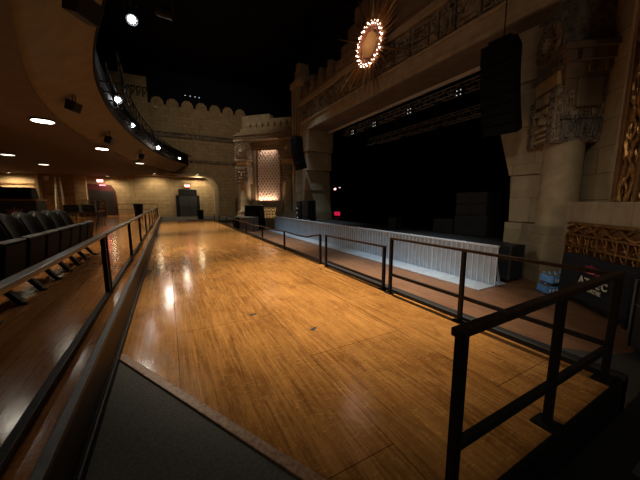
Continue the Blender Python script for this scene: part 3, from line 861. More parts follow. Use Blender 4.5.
line_array('big black line array hanging at the right edge of the stage opening', arc(7.15,4.15,5.25,3.3,9,.35), .78,.55,.2, 0.1)

# trusses over the stage
def truss(label, x, y0, y1, z, s=.3):
    t = thing('lighting_truss', label, 'truss', (x,y0,z))
    L = y1-y0; b = MB()
    for a in (0,s):
        for c in (0,s): b.path([(a,0,c),(a,L,c)], .022, 6)
    b.build('chords', M['truss'], t)
    b = MB(); n = int(L/s)
    for i in range(n):
        ya, yb = i*L/n, (i+1)*L/n
        for (p,q) in (((0,ya,0),(0,yb,s)) if i%2 else ((0,ya,s),(0,yb,0)), ((0,ya,0),(s,yb,0)) if i%2 else ((s,ya,0),(0,yb,0))): b.path([p,q], .011, 5)
        b.path([(0,ya,0),(0,ya,s)], .011, 5)
    b.build('lacing', M['truss'], t)
    for yy in (L*.1,L*.5,L*.9):
        b = MB(); b.path([(s/2,yy,s),(s/2,yy,11.98-z)], .008, 5); b.build('hoist_cable', M['black_metal'], t)
truss('upper grey lattice truss across the top of the stage opening', 9.75, 3.6, 15.0, 5.62, .30)
truss('lower grey lattice truss deeper over the stage', 11.2, 3.6, 14.4, 5.1, .34)
for k,(y,l) in enumerate(((13.65,'four-lamp blinder light on the upper truss, nearest the left end'),(11.75,'four-lamp blinder light on the upper truss, second from the left'),(9.4,'four-lamp blinder light on the upper truss, third from the left'),(7.02,'four-lamp blinder light on the upper truss, nearest the right end'))):
    t = thing('blinder_light', l, 'stage light', (9.6,y,5.54), 0, 'blinder lights on the upper truss')
    b = MB(); b.bx(-.02,.12,-.14,.14,-.14,.14); b.build('housing', M['black_metal'], t, .01)
    for a in (-1,1):
        for c in (-1,1):
            b = MB(); b.ball((-.03,a*.075,c*.075),.022,8); b.build('lamp', mat('blinder_lamp',(.8,.8,.8),.4,emit=(1,.98,.94),es=.5) if 'blinder_lamp' not in bpy.data.materials else bpy.data.materials['blinder_lamp'], t)
    b = MB(); b.bar((.05,0,.14),(.05,0,.2),.05,.03); b.build('clamp', M['black_metal'], t)
for k in range(9):
    y = 4.8+k*1.12; xx, zz = (9.9,5.6) if k % 2 else (11.37,5.1)
    t = thing('moving_head_light', 'dark moving head light under the %s stage truss, %s counting from the right pier' % ('upper' if k%2 else 'lower', ords[k//2]), 'stage light', (xx,y,zz-.02), 0, 'unlit moving lights under the trusses')
    b = MB(); b.bx(-.1,.1,-.13,.13,-.12,0); b.build('base', M['case'], t, .01)
    for a in (-.17,.13):
        b = MB(); b.bx(-.05,.05,a,a+.04,-.4,-.06); b.build('yoke_arm', M['case'], t, .01)
    b = MB(); b.lathe([(.08,-.16),(.12,-.08),(.12,.1),(.1,.18)],14,Matrix.Translation((0,0,-.36))); b.build('head', M['plastic'], t, 0, True)

# red stage items
def text(body, size, mt, name, parent, M4, depth=.006, bold=False):
    cu = bpy.data.curves.new(name, 'FONT'); cu.body = body; cu.size = size; cu.extrude = depth
    cu.align_x = 'CENTER'; cu.align_y = 'BOTTOM_BASELINE'
    if bold: cu.offset = size*.028
    o = bpy.data.objects.new(name, cu); C.objects.link(o)
    dg = bpy.context.evaluated_depsgraph_get()
    me = bpy.data.meshes.new_from_object(o.evaluated_get(dg)); bpy.data.objects.remove(o)
    me.transform(M4); me.materials.clear(); me.materials.append(mt)
    q = bpy.data.objects.new(name, me); C.objects.link(q)
    if parent is not None: q.parent = parent
    return q
def exit_sign(label, loc, fx, s=1.0, face='exit', txt='exit_txt'):
    t = thing('exit_sign', label, 'exit sign', loc)
    F = frame((0,0,0), fx[0], (0,0,1), fx[1])
    b = MB(F); b.bx(-.19*s,.19*s,-.11*s,.11*s,-.04,0); b.build('housing', M['black_metal'], t)
    b = MB(F); b.bx(-.18*s,.18*s,-.10*s,.10*s,0,.008); f = b.build('face', M[face], t)
    text('EXIT', .16*s, M[txt], 'lettering', f, F @ Matrix.Translation((0,-.055*s,.012)))
    return t
exit_sign('lit red exit sign above the dark far double doors', (1.79,FAR-.2,3.12), ((1,0,0),(0,-1,0)), 1.25)
exit_sign('lit red exit sign high above the red far doorway at left', (-4.85,FAR-.12,3.36), ((1,0,0),(0,-1,0)), 1.25)
exit_sign('small red exit sign glowing inside the stage at far left', (11.1,18.0,2.55), ((0,-1,0),(-1,0,0)), .75)
t = thing('led_sign', 'red glowing low LED panel on the stage floor at far left', 'sign', (10.75,17.15,STG))
b = MB(); b.bx(0,.1,-.5,.42,0,.55); b.build('cabinet', M['black'], t)
for k in range(5):
    b = MB(); b.bx(-.015,0,-.42+k*.16,-.30+k*.16,.12,.4); b.build('segment', mat('dim_red',(.4,.01,.03),.5,emit=(1,.02,.08),es=.55) if 'dim_red' not in bpy.data.materials else bpy.data.materials['dim_red'], t)
t = thing('work_light', 'tiny white work light right of the small red stage exit sign', 'light', (11.0,17.2,2.62))
b = MB(); b.bx(0,.08,-.12,.12,-.04,.04); b.build('housing', M['black_metal'], t)
b = MB(); b.bx(-.01,0,-.1,.1,-.02,.02); b.build('tube', M['led_dot'], t)
t = thing('stand', 'thin black pole stand holding the red exit sign on stage', 'stand', (11.2,17.6,STG))
b = MB(); b.path([(0,0,.02),(0,0,2.5)],.02,8); b.bar((0,-.45,2.04),(0,.45,2.04),.03,.03); b.build('pole', M['black_metal'], t)
b = MB(); b.lathe([(.2,0),(.2,.02),(.05,.04)],16); b.build('base', M['black_metal'], t)

# ------------------------------------------------------------------ cloth banner, bottles and box at right
R = frame((8.15,3.15,0), (-sin(math.radians(40)),-cos(math.radians(40)),0), (-cos(math.radians(40)),sin(math.radians(40)),0))
cp = R @ Vector((2.16,.5,PIT))
Rl = R.copy(); Rl.translation = (0,0,0)
t = thing('draped_table', 'table under a fitted black cloth printed with a maroon sunburst and cream lettering', 'table', cp)
b = MB(Rl)
def cl(u, w):
    x = -.78 + 1.56*u; z = .11 + .80*w
    return (x, .06+.012*sin(u*23)*(1-w)+.015*(1-w), z + .012*sin(u*9)*(w>.9))
b.grid(cl, 40, 10); 
b.grid(lambda u,w: (-.78+1.56*u, .06-.2*w, .91+.012*sin(u*9)), 20, 3)
b.grid(lambda u,w: (-.78-.01*(1-w), .06-.2*u, .11+.8*w), 4, 6); b.grid(lambda u,w: (.78+.01*(1-w)+.01*sin(u*9), .06-.2*u, .11+.8*w), 6, 6)
clo = b.build('cloth', M['cloth'], t, 0, True, .006)
b = MB(Rl); b.bx(-.76,.76,-.13,.03,.86,.895); b.build('tabletop', M['case'], t)
for a in (-.7,.7):
    for c in (-.1,.01):
        b = MB(Rl); b.bx(a-.02,a+.02,c-.02,c+.02,0,.87); b.build('leg', M['black_metal'], t)
# the printed emblem: x to the right as seen from the front is +u
Fp = Rl @ frame((0,.084,0),(1,0,0),(0,0,1),(0,1,0))
b = MB(Fp)
cx, cz = .02, .67
for k in range(9):
    a = PI*(k+.35)/8.7; r0, r1 = .095, .205 if k % 2 == 0 else .18
    b.bar((cx+r0*cos(a),cz+r0*sin(a)*.8,0),(cx+r1*cos(a),cz+r1*sin(a)*.8,0),.026,.006,(0,0,1))
b.build('sunburst_print', M['maroon'], clo)
b = MB(Fp)
pts = [(cx+.075*cos(a),cz+.055*sin(a)) for a in [PI*j/12 for j in range(13)]]
b.prism(pts,-.002,.004); b.build('sun_print', noisy('rose_print',(.45,.12,.13),(.55,.25,.2),20,.7,0,0), clo)
for j, ch in enumerate('AZTEC'):
    x = cx-.20+j*.128; dz = -.02*0
    text(ch, .175, M['cream'], 'lettering', clo, Fp @ Matrix.Translation((x,.47 - .012*(2-abs(j-2)),0)) , .004, True)
text('THEATRE', .095, M['cream'], 'lettering', clo, Fp @ Matrix.Translation((cx+.06,.355,0)), .004, True)
# case beside the table, at the frame edge
cp = R @ Vector((3.95,.62,PIT))
flight_case('equipment_case', 'tall black case at the right photo edge beside the printed cloth', cp, .7,.8,.95, math.radians(-40+90))
# water bottles
cp = R @ Vector((1.12,.55,PIT))
t = thing('water_bottle_pack', 'blue shrink-wrapped pack of water bottles on the floor by the stone wall', 'water bottles', cp, math.radians(60))
b = MB()
def bot(x, y):
    b.lathe([(.028,0),(.032,.01),(.032,.13),(.028,.16),(.014,.185),(.013,.2)],10,Matrix.Translation((x,y,0)))
for i in range(4):
    for j in range(6): 
        q = MB(); b = q; bot((i-1.5)*.066,(j-2.5)*.066); q.build('bottle', M['bottle'], t, 0, True)
        q = MB(); q.lathe([(.015,.2),(.015,.215)],8,Matrix.Translation(((i-1.5)*.066,(j-2.5)*.066,0))); q.build('cap', M['cap'] if (i+j)%2 else M['white'], t)
q = MB(); q.grid(lambda u,w: (.138*(1 if u<.25 or u>.75 else 1)*max(-1,min(1,1.6*cos(2*PI*u))), .205*max(-1,min(1,1.6*sin(2*PI*u))), .015+.15*w+.01*sin(u*40)), 48, 6); q.build('wrap', M['wrap'], t, 0, True, .004)
q = MB()
for k in range(5): q.bx(-.143,-.139,-.16+k*.07,-.125+k*.07,.05,.12)
q.build('wrap_print', M['label'], t)
t2 = dup(t, cp + Vector((.03,-.02,.222)), math.radians(72), 'blue shrink-wrapped pack of water bottles on top of the other pack')

# ------------------------------------------------------------------ balcony
EDGE = [(-.45,1.5,4.5),(-.3,3.5,4.5),(-.66,5.45,4.5),(-.9,6.23,4.5),(-1.24,7.72,4.5),(-1.46,9.61,4.5),(-1.48,10.91,4.5),(-1.47,12.9,4.55),(-1.29,15.83,4.64),(-.98,18.3,4.7),(-.71,20.64,4.78),(-.1,23.3,4.85),(.57,25.83,4.93),(2.1,FAR-.02,5.05)]
EDGE[0] = (.75,-1.0,4.5); EDGE[1] = (0,3.0,4.5)
def edge(y):
    for p, q in zip(EDGE, EDGE[1:]):
        if p[1] <= y <= q[1]:
            k = (y-p[1])/(q[1]-p[1]); return p[0]+(q[0]-p[0])*k, p[2]+(q[2]-p[2])*k
    return EDGE[-1][0], EDGE[-1][2]
def edge_s(y):
    xs = [edge(min(max(y+d,-1),FAR-.02)) for d in (-1.2,-.6,0,.6,1.2)]
    return sum(a for a,_ in xs)/5, sum(z for _,z in xs)/5
b = MB()
def bal(u, w):
    y = -1 + (FAR+.98)*u; ex, ez = edge_s(y)
    prof = [(.02,.04),(.0,.0),(-.06,-.02),(-.3,-.14),(-.6,-.36),(-.85,-.58),(-.97,-.68)]
    k = w*(len(prof)-1); i = min(int(k+1e-6),len(prof)-2); f = k-i
    dx = prof[i][0]+(prof[i+1][0]-prof[i][0])*f; dz = prof[i][1]+(prof[i+1][1]-prof[i][1])*f
    z = ez+dz
    return (ex+dx, y, z)
b.grid(bal, 60, 6)
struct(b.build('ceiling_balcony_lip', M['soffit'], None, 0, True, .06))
b = MB()
b.grid(lambda u,w: (edge_s(-1+(FAR+.98)*u)[0]+.04, -1+(FAR+.98)*u, edge_s(-1+(FAR+.98)*u)[1]+.0+.95*w), 60, 2)
struct(b.build('wall_balcony_front', M['array'], None, 0, True, .06))
b = MB()
def sof(u, w):
    y = -1 + (FAR+.98)*u; ex, ez = edge_s(y)
    x0 = ex-.95; z0 = ez-.72
    return (x0 + (-14-x0)*w, y, z0 + (3.78-z0)*min(1,w*3))
b.grid(sof, 60, 6)
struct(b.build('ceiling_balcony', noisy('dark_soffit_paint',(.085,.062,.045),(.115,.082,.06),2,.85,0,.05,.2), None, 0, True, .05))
b = MB(); b.grid(lambda u,w: (edge_s(-1+(FAR+.98)*u)[0]-.04+w*(-14-edge_s(-1+(FAR+.98)*u)[0]), -1+(FAR+.98)*u, 5.4+.5*w), 40, 2)
struct(b.build('floor_balcony', M['carpet_dark'], None, 0, False, .1))
# truss rail and catwalk at the balcony front
t = thing('balcony_truss', 'black pipe truss curving along the balcony front carrying spotlights', 'truss', (0,0,0))
ysamp = [9.6+i*.85 for i in range(24)]
def off(y, d, z): ex, ez = edge_s(y); return (ex+d, y, ez+z)
b = MB()
for d_, z_ in ((.22,.25),(.22,.75),(.55,.25),(.55,.75)): b.path([off(y,d_,z_) for y in ysamp], .025, 6)
b.build('pipes', M['array'], t, smooth=True)
b = MB()
for i, y in enumerate(ysamp):
    b.path([off(y,.22,.25),off(y,.22,.75),off(y,.55,.75),off(y,.55,.25),off(y,.22,.25)], .014, 5)
    if i < len(ysamp)-1: b.path([off(y,.55,.25 if i%2 else .75),off(ysamp[i+1],.55,.75 if i%2 else .25)], .012, 5); b.path([off(y,.0,.25),off(y,.22,.25)], .02, 5)
b.build('lacing', M['array'], t)
t = thing('catwalk_frame', 'grey metal ladder frame above the balcony edge at far left', 'frame', (-.9,12.6,5.3))
b = MB()
for k in range(5): b.bar((-.3,k*.5,0),(-.3,k*.5,1.5),.03,.03)
b.build('uprights', M['edge_strip'], t)
b = MB()
for k in range(5): b.bar((-.3,-.1,.1+k*.32),(-.3,2.1,.1+k*.32),.025,.025)
b.build('rungs', M['edge_strip'], t)

# spotlights
def aim(d): return Vector(d).to_track_quat('-Z','Y').to_matrix().to_4x4()
def spotlight(label, loc, target, energy, ang=70, col=(1,.86,.66), lens='lamp', sc=1.0, vis=None, blend=.6):
    t = thing('spotlight', label, 'stage light', loc, 0, 'spotlights hung above the house')
    d = Vector(vis or target)-Vector(loc); Rm = aim(d)
    b = MB(Rm); b.lathe([(.07*sc,.22*sc),(.11*sc,.18*sc),(.12*sc,-.1*sc),(.14*sc,-.14*sc),(.13*sc,-.14*sc),(.11*sc,-.08*sc)],18); b.build('can', M['black_metal'], t, 0, True)
    b = MB(Rm); b.lathe([(.085*sc,-.105*sc),(.085*sc,-.115*sc)],18); b.build('lens', M[lens], t)
    b = MB(); b.bar((-.15*sc,0,0),(-.15*sc,0,.3*sc),.03,.012); b.bar((.15*sc,0,0),(.15*sc,0,.3*sc),.03,.012); b.bar((-.16*sc,0,.3*sc),(.16*sc,0,.3*sc),.03,.012,(0,1,0)); b.bx(-.03,.03,-.03,.03,.3*sc,.4*sc); b.build('yoke', M['black_metal'], t)
    if energy:
        li = bpy.data.lights.new('lamp_beam','SPOT'); li.energy = energy; li.color = col; li.spot_size = math.radians(ang); li.spot_blend = blend; li.shadow_soft_size = .12*sc
        lo = bpy.data.objects.new('lamp_beam', li); C.objects.link(lo)
        dv = Vector(target)-Vector(loc)
        lo.location = Vector(loc)+dv.normalized()*.17*sc; lo.rotation_euler = dv.to_track_quat('-Z','Y').to_euler()
    return t
CAMP = (0,0,1.6)
KEY = 1.0
spotlight('brightest white spotlight glaring high at upper left', (-.63,11.6,7.5), (2.0,7.5,0), 450*KEY, 75, vis=(.6,5,1.0), sc=1.25)
spotlight('white spotlight at the balcony edge just above a red glow', (-1.28,12.3,5.12), (2.2,6.0,0), 45*KEY, 85, vis=(.4,4,1))
spotlight('white spotlight on the balcony truss, second along the curve', (-1.2,16.0,5.12), (1.6,8.5,0), 35*KEY, 85, vis=(.3,4,1))
spotlight('white spotlight on the balcony truss, third along the curve', (-.28,21.6,5.12), (1.4,9,0), 120*KEY, 85, vis=(.3,4,1))
spotlight('small far spotlight at the end of the balcony truss', (1.15,26.5,5.2), (1.6,13,0), 45*KEY, 80, lens='lamp_small', vis=(.4,4,1))
t = spotlight('unlit fixture hanging from the dark ceiling right of the brightest spotlight', (.27,8.4,6.2), (3,8,6), 0, lens='rail_grey', sc=1.1)
# downlights under the balcony
def downlight(label, x, y, z, energy, k=1.0, col=(1,.78,.5), dm='down_dim', ang=120):
    t = thing('downlight', label, 'ceiling light', (x,y,z), 0, 'recessed downlights under the balcony')
    b = MB(); b.lathe([(.36*k,.05),(.36*k,-.012),(.33*k,-.015),(.31*k,.0),(.30*k,.04)],28); b.build('trim_ring', M['rail_grey'], t, 0, True)
    b = MB(); b.lathe([(.31*k,-.012),(.31*k,.02)],28); b.build('lens', M[dm], t)
    if energy:
        li = bpy.data.lights.new('downlight_beam','SPOT'); li.energy = energy; li.color = col; li.spot_size = math.radians(ang); li.spot_blend = .7; li.shadow_soft_size = .12
        lo = bpy.data.objects.new('downlight_beam', li); C.objects.link(lo); lo.location = (x,y,z-.05)
DL = 1.0
for l,x,y,e,kk,dm in (('bright downlight nearest the camera under the balcony, above the seats',-2.75,10.3,280,.72,'down'),('downlight farther along the balcony soffit, right of the nearest one',-2.28,15.2,240,.7,'down'),
                ('downlight above the nearest seats, outside the left photo edge',-2.96,7.4,280,.72,'down'),('pale downlight at the left photo edge under the balcony',-6.2,18.2,60,.7,'down_dim'),('small downlight over the mixing desk under the balcony',-6.05,21.9,60,.7,'down_dim'),('far small downlight near the balcony tip',-1.35,21.3,60,.7,'down_dim')):
    ex, ez = edge_s(y); x0 = ex-.95; z0 = ez-.72; w = max(0,(x-x0)/(-14-x0)); zz = z0+(3.78-z0)*min(1,w*3)-.03
    downlight(l, x, y, zz-.03, e*DL, kk, (1,.78,.5), dm)
for l,x,y,e in (('downlight washing the far wall above the red doorway',-4.2,29.1,260),('downlight washing the far wall right of the exit doors',2.7,29.1,300),('downlight washing the wall at far left behind the mixing desk',-10.0,29.1,420),('downlight washing the far wall between the two doorways',-.8,29.0,240)):
    ex, ez = edge_s(y); x0 = ex-.95; z0 = ez-.72; w = max(0,(x-x0)/(-14-x0)); zz = z0+(3.78-z0)*min(1,w*3)-.03
    if x > x0: zz = ez-.36
    downlight(l, x, y, min(zz-.03,4.2), e*DL, .3, ang=172)
# speakers hung under the balcony
def hung(label, x, y, z, s, rz):
    t = thing('hanging_speaker', label, 'speaker', (x,y,z), rz, 'speakers hung along the balcony soffit')
    b = MB(Matrix.Rotation(math.radians(18),4,'Y')); b.taper(-.16*s,.16*s,-.28*s,.28*s,-.42*s,-.2*s,.2*s,-.28*s,.28*s,.0); b.build('box', M['case'], t, .01)
    b = MB(Matrix.Rotation(math.radians(18),4,'Y')); b.add([(.168*s,-.25*s,-.4*s),(.168*s,.25*s,-.4*s),(.205*s,.25*s,-.03*s),(.205*s,-.25*s,-.03*s),(.15*s,-.25*s,-.4*s),(.15*s,.25*s,-.4*s),(.19*s,.25*s,-.03*s),(.19*s,-.25*s,-.03*s)],[(0,1,2,3),(7,6,5,4),(0,4,5,1),(1,5,6,2),(2,6,7,3),(3,7,4,0)]); b.build('grille', M['grille'], t)
    b = MB(); b.bar((0,-.1*s,-.02),(0,-.1*s,.35),.03,.012); b.bar((0,.1*s,-.02),(0,.1*s,.35),.03,.012); b.build('bracket', M['black_metal'], t)
hung('large black speaker hanging at the top left under the balcony', -.76,4.95,4.22,.62,-.6)
hung('black speaker under the balcony above the nearest downlight', -1.85,9.3,4.05,.55,-.3)
hung('black speaker under the balcony, next one along the curve', -1.8,13.9,4.12,.62,-.1)
hung('small far black speaker under the balcony near the tip', -1.1,19.6,4.35,.7,.1)

# ------------------------------------------------------------------ far wall details
t = thing('double_door', 'dark double exit doors with a stepped black surround in the far wall', 'door', (1.8,FAR-.01,.18))
b = MB(frame((0,0,0),(1,0,0),(0,0,1),(0,-1,0)))
b.prism([(-1.05,0),(-1.05,2.05),(-.80,2.05),(-.80,2.62),(.78,2.62),(.78,2.05),(1.02,2.05),(1.02,0)], 0, .10); b.build('surround', M['black'], t, .01)
for s in (-1,1):
    b = MB(); b.bx(min(s*.02,s*.76),max(s*.02,s*.76),-.15,-.09,.02,1.95); d_ = b.build('door_leaf', M['door_green'] , t, .008)
    b = MB(); b.bar((s*.1,-.18,.95),(s*.66,-.18,.95),.03,.05); b.build('push_bar', M['edge_strip'], d_)
b = MB(); b.bx(-.8,.8,-.14,-.08,.95,2.5); b.build('upper_panel', M['black'], t)
tag(MB().bx(2.62,2.80,FAR-.03,FAR,1.25,1.72).build('wall_notice', M['white'], None, .004), 'small white notice on the far wall right of the dark doors', 'notice')
t = thing('red_doorway', 'red draped exit doorway in the far wall at left', 'door', (-4.85,FAR-.01,PLAT))
b = MB(frame((0,0,0),(1,0,0),(0,0,1),(0,-1,0)))
b.prism([(-1.0,0),(-1.0,2.7),(.75,2.62),(1.0,2.1),(1.05,0)], 0, .1); b.build('surround', M['red_paint'], t, .01)
b = MB(); b.bx(-.85,.0,-.14,-.09,.02,2.2); b.build('door_leaf', M['door_dark'], t); b = MB(); b.bx(.02,.85,-.14,-.09,.02,2.1); b.build('door_leaf', M['door_dark'], t)
t = thing('red_light_bar', 'glowing red light bar below the left exit sign', 'light', (-4.7,FAR-.2,3.0))
b = MB(); b.bx(-.22,.22,-.02,.08,-.05,.05); b.build('housing', M['black_metal'], t)
b = MB(); b.bx(-.2,.2,-.05,-.02,-.035,.035); b.build('tube', mat('pink_red_lamp',(.9,.2,.3),.4,emit=(1,.12,.2),es=5), t)
li = bpy.data.lights.new('red_glow','POINT'); li.energy = 2.5; li.color = (1,.05,.06); li.shadow_soft_size = .1
lo = bpy.data.objects.new('red_glow', li); C.objects.link(lo); lo.location = (-4.7,FAR-.6,2.85)
# wall pilasters at the rear left
b = MB(); b.bx(-6.5,-5.75,FAR-.5,FAR,PLAT,3.9); b.bx(-8.75,-8.55,FAR-.7,FAR,PLAT,4.0); 
struct(b.build('wall_far_pilaster', M['stone_far']))
b = MB(); b.bx(-14,-8.75,FAR-.1,FAR,2.95,3.03); b.bx(-9.0,-8.9,FAR-.1,FAR,2.2,3.0); b.bx(-8.5,-6.5,FAR-.1,FAR,2.15,2.25)
struct(b.build('trim_21', M['gold_dark']))
t = thing('stepladder', 'pale stepladder standing against the far wall behind the desk', 'ladder', (-7.45,FAR-.6,PLAT))
b = MB()
for s in (-1,1): b.bar((s*.26,-.25,0),(s*.13,.1,3.1),.08,.03)
b.build('rails', M['white'], t)
b = MB()
for k in range(9): w = .25-.12*k/9; b.bar((-w,-.25+.35*(k+1)/10,.3+k*.3),(w,-.25+.35*(k+1)/10,.3+k*.3),.08,.025)
b.build('treads', M['white'], t)
b = MB()
for s in (-1,1): b.bar((s*.24,.5,0),(s*.13,.12,3.05),.05,.03)
b.build('rear_legs', M['white'], t)
t = thing('wall_speaker', 'small white box speaker on the far wall left of the stepladder', 'speaker', (-8.2,FAR,3.45))
b = MB(); b.bx(-.15,.15,-.22,-.03,-.17,.17); b.build('box', M['white'], t, .02)
b = MB(); b.bx(-.05,.05,-.06,0,-.05,.05); b.build('bracket', M['white'], t)
t = thing('floodlight', 'tiny white floodlight on the far wall below the battlement', 'light', (-.35,FAR,9.95))
b = MB(); b.bx(-.09,.09,-.22,-.06,-.1,.1); b.build('housing', M['white'], t, .02); b = MB(); b.bx(-.03,.03,-.08,0,-.03,.03); b.build('bracket', M['black_metal'], t)

# ------------------------------------------------------------------ mixing area on the left platform
t = thing('mixing_booth', 'dark mixing booth front with a faint red sunburst emblem behind the seats', 'booth', (-4.9,13.8,PLAT))
b = MB(); b.bx(-1.6,.75,-.04,.04,0,1.22); b.build('front_panel', M['case'], t, .01)
b = MB(); b.bx(-1.65,.8,-.1,.9,1.22,1.28); b.build('counter', M['gold_dark'], t, .01)
for xx in (.7,-1.6):
    b = MB(); b.bx(xx,xx+.06,0,.9,0,1.22); b.build('end_panel', M['case'], t)
b = MB(frame((.18,-.045,.72),(1,0,0),(0,0,1),(0,-1,0)))
for k in range(9):
    a = PI*(k+.0)/8; b.bar((.07*cos(a),.07*sin(a),0),((.22 if k%2 else .28)*cos(a),(.22 if k%2 else .28)*sin(a),0),.035,.01,(0,0,1))
b.build('emblem', noisy('faded_maroon_print',(.22,.05,.04),(.32,.12,.08),20,.6,0,0), t)
b = MB(frame((.18,-.045,.72),(1,0,0),(0,0,1),(0,-1,0)))
for k in range(4): b.bx(-.2+k*.11,-.13+k*.11,-.16,-.04,0,.008)
b.build('emblem_base', M['plaque'], t)
t = thing('mixing_console', 'black mixing console with covered lid on the booth counter', 'mixing desk', (-5.2,14.3,PLAT+1.28))
b = MB(); b.taper(-1.1,.9,-.3,.4,0,-1.05,.85,-.1,.38,.42); b.build('body', M['vinyl'], t, .05, False, 0, 3)
b = MB(); b.bx(-.15,.1,-.28,-.2,.22,.25); b.build('screen_edge', M['rail_grey'], t)
b = MB()
for k in range(4): b.lathe([(.02,0),(.02,.03)],8,Matrix.Translation((-.8+k*.4,.1,.42)))
b.build('knob', M['plastic'], t)
def gear_table(label, x, y, w):
    t = thing('folding_table', label, 'table', (x,y,PLAT))
    b = MB(); b.bx(0,w,0,.75,.72,.76); b.build('tabletop', M['rail_grey'], t, .006)
    for a in (.06,w-.06):
        for c in (.06,.69):
            b = MB(); b.bar((a,c,0),(a,c,.72),.03,.03); b.build('leg', M['edge_strip'], t)
gear_table('grey folding table with cases right of the mixing booth', -3.75,14.9,1.1)
gear_table('second grey folding table farther back with equipment', -4.0,17.0,1.2)
for i,(x,y,z,a,l) in enumerate(((-3.5,15.3,PLAT+.76,.5,'black lidded case on the grey folding table, left one'),(-2.9,15.2,PLAT+.76,.38,'black lidded case on the grey folding table, right one'),
        (-3.6,17.4,PLAT+.76,.6,'black case on the second folding table'),)):
    t = thing('gear_case', l, 'case', (x,y,z))
    b = MB(); b.bx(-a/2,a/2,-.2,.2,0,.3); b.build('body', M['case'], t, .012); b = MB(); b.bx(-a/2-.005,a/2+.005,-.205,.205,.2,.215); b.build('edging', M['edge_strip'], t); b = MB(); b.bx(-.06,.06,-.225,-.2,.12,.15); b.build('handle', M['rail_grey'], t)
t = thing('tripod_stand', 'black tripod stand with splayed legs by the folding table', 'stand', (-2.55,14.6,PLAT))
for k in range(3):
    a = 2*PI*k/3+.4; b = MB(); b.path([(0,0,.55),(.35*cos(a),.35*sin(a),.02)],.014,6); b.build('leg', M['edge_strip'], t)
b = MB(); b.path([(0,0,.4),(0,0,1.1)],.016,8); b.build('pole', M['black_metal'], t)
b = MB(); b.bx(-.2,.2,-.15,.15,1.1,1.14); b.build('tray', M['edge_strip'], t)
# low folding fence of panels
for k in range(5):
    t = thing('fence_panel', 'pale low fence panel before the red doorway, %s from the left' % ords[k], 'fence', (-5.75+k*.34,26.5,PLAT), 0, 'low fence panels before the red doorway')
    b = MB(); b.bx(0,.05,0,.04,0,1.35); b.bx(.27,.32,0,.04,0,1.35); b.bx(.05,.27,0,.04,1.27,1.35); b.bx(.05,.27,0,.04,.75,.83); b.build('frame', noisy('pale_wood_%d'%k,(.24,.17,.10),(.3,.22,.14),6,.6), t)
    b = MB(); b.bx(.05,.27,.01,.03,.05,.75); b.build('panel', M['gold_dark'], t)
t = thing('handrail', 'thin dark barrier rail along the far wall behind the platform trash bin', 'handrail', (-3.8,29.35,PLAT))
b = MB(); b.path([(0,0,1.0),(3,0,1.0)],.02,6); b.build('top_rail', M['black_metal'], t); b = MB(); b.path([(0,0,.5),(3,0,.5)],.016,6); b.build('mid_rail', M['black_metal'], t)
for xx in (0,1.5,3):
    b = MB(); b.path([(xx,0,0),(xx,0,1.0)],.02,6); b.build('post', M['black_metal'], t)
# tiny lights far up in the dark ceiling
for i,(x,y,l) in enumerate(((2.23,31.7,'tiny pin light in the dark ceiling, leftmost of the four'),(2.68,31.66,'tiny pin light in the dark ceiling, second of the four from the left'),
        (3.13,31.66,'tiny pin light in the dark ceiling, third of the four from the left'),(3.5,31.7,'tiny pin light in the dark ceiling, rightmost of the four'))):
    t = thing('pin_light', l, 'ceiling light', (x,y,12.0), 0, 'pin lights in the dark ceiling')
    b = MB(); b.lathe([(.09,.02),(.09,-.05),(.06,-.06)],12); b.build('housing', M['black_metal'], t); b = MB(); b.path([(0,0,.02),(0,0,1.98)],.012,6); b.build('drop_rod', M['black_metal'], t)
    b = MB(); b.lathe([(.055,-.062),(.055,-.07)],12); b.build('lens', M['led_dot'], t)

# ------------------------------------------------------------------ house lighting
def area(name, loc, target, energy, size, col, sy_=None):
    li = bpy.data.lights.new(name,'AREA'); li.energy = energy; li.size = size; li.color = col
    if sy_: li.shape = 'RECTANGLE'; li.size_y = sy_
    lo = bpy.data.objects.new(name, li); C.objects.link(lo); lo.location = loc
    lo.rotation_euler = (Vector(target)-Vector(loc)).to_track_quat('-Z','Y').to_euler()
def spot(name, loc, target, energy, ang, col, blend=.7, r=.15):
    li = bpy.data.lights.new(name,'SPOT'); li.energy = energy; li.color = col; li.spot_size = math.radians(ang); li.spot_blend = blend; li.shadow_soft_size = r
    lo = bpy.data.objects.new(name, li); C.objects.link(lo); lo.location = loc
    lo.rotation_euler = (Vector(target)-Vector(loc)).to_track_quat('-Z','Y').to_euler()
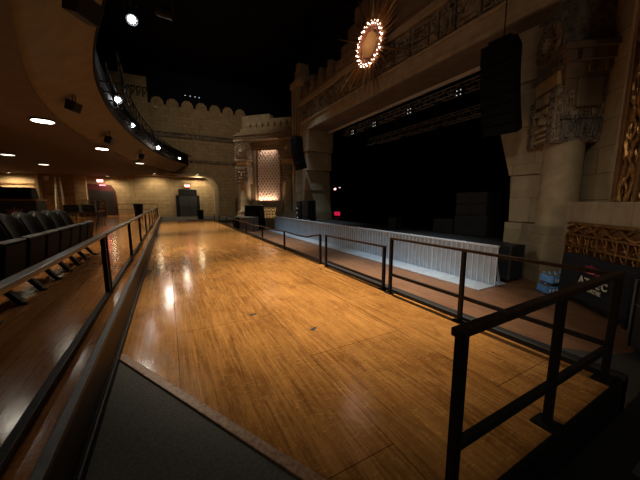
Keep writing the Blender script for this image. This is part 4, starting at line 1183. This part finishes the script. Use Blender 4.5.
# ceiling work lights over the house, then added unseen fill lamps
WARM = (1,.84,.62)
spot('house_work_light', (4.2,6.3,13.5), (2.9,4.9,0), 14500, 34, WARM, 1.0)
spot('house_work_light', (3.6,12.5,13.5), (2.2,12,0), 10000, 38, WARM, 1.0)
spot('house_work_light', (3.0,20,13.5), (1.6,20,0), 11500, 42, (1,.88,.70), 1.0)
spot('barricade_work_light', (4.8,7,13), (5.85,6.2,0), 4200, 28, (.72,.90,1), 1.0)
spot('barricade_work_light', (4.8,14,13), (5.85,14,0), 4000, 40, (.72,.90,1), 1.0)
spot('far_wall_fill', (3,12,13), (4.6,28,6.8), 1500, 64, (1,.85,.64), 1.0)  # unseen lamp added to lift the far wall
spot('added_fill', (.3,.3,6.4), (8.0,4.0,.2), 420, 46, (1,.86,.66), 1.0, .4)  # unseen lamp added to brighten the stone at right
spot('added_fill', (.5,-6.5,4.2), (7.0,3.0,.2), 240, 75, (1,.86,.66), 1.0, .5)  # low unseen fill added from behind the camera
area('added_fill', (1,-6,11), (3,10,1), 70, 4, (1,.86,.66))  # soft ambient fill, added without a fixture
# uplight inside the far lattice
p = ML @ Vector((1.83,.0,1.72)); 
li = bpy.data.lights.new('lattice_uplight','AREA'); li.energy = 26; li.size = 1.5; li.size_y = .1; li.shape = 'RECTANGLE'; li.color = (1,.72,.52)
lo = bpy.data.objects.new('lattice_uplight', li); C.objects.link(lo); lo.matrix_world = Matrix.Translation(p) @ (Vector((.12,.12,1))).to_track_quat('-Z','Y').to_matrix().to_4x4()
p2 = ML @ Vector((1.61,.02,5.2))
l2 = bpy.data.lights.new('lattice_top_fill','AREA'); l2.energy = 7; l2.size = 1.4; l2.size_y = .1; l2.shape = 'RECTANGLE'; l2.color = (1,.80,.64)  # added lamp without a fixture, brightens the upper lattice
lo = bpy.data.objects.new('lattice_top_fill', l2); C.objects.link(lo); lo.matrix_world = Matrix.Translation(p2) @ (Vector((.1,.1,-1))).to_track_quat('-Z','Y').to_matrix().to_4x4()
# sunburst glow
li = bpy.data.lights.new('sunburst_glow','POINT'); li.energy = 16; li.color = (1,.56,.38); li.shadow_soft_size = .5
lo = bpy.data.objects.new('sunburst_glow', li); C.objects.link(lo); lo.location = (PX-.7,CY,7.83)

w = bpy.data.worlds.new('world'); bpy.context.scene.world = w; w.use_nodes = True
w.node_tree.nodes['Background'].inputs[0].default_value = (.9,.85,.8,1)
w.node_tree.nodes['Background'].inputs[1].default_value = .02
vs = bpy.context.scene.view_settings
bpy.context.scene.display_settings.display_device = 'sRGB'
vs.view_transform = 'Standard'; vs.look = 'None'; vs.exposure = 0; vs.gamma = 1; vs.use_curve_mapping = False
bpy.context.scene.cycles.max_bounces = 6
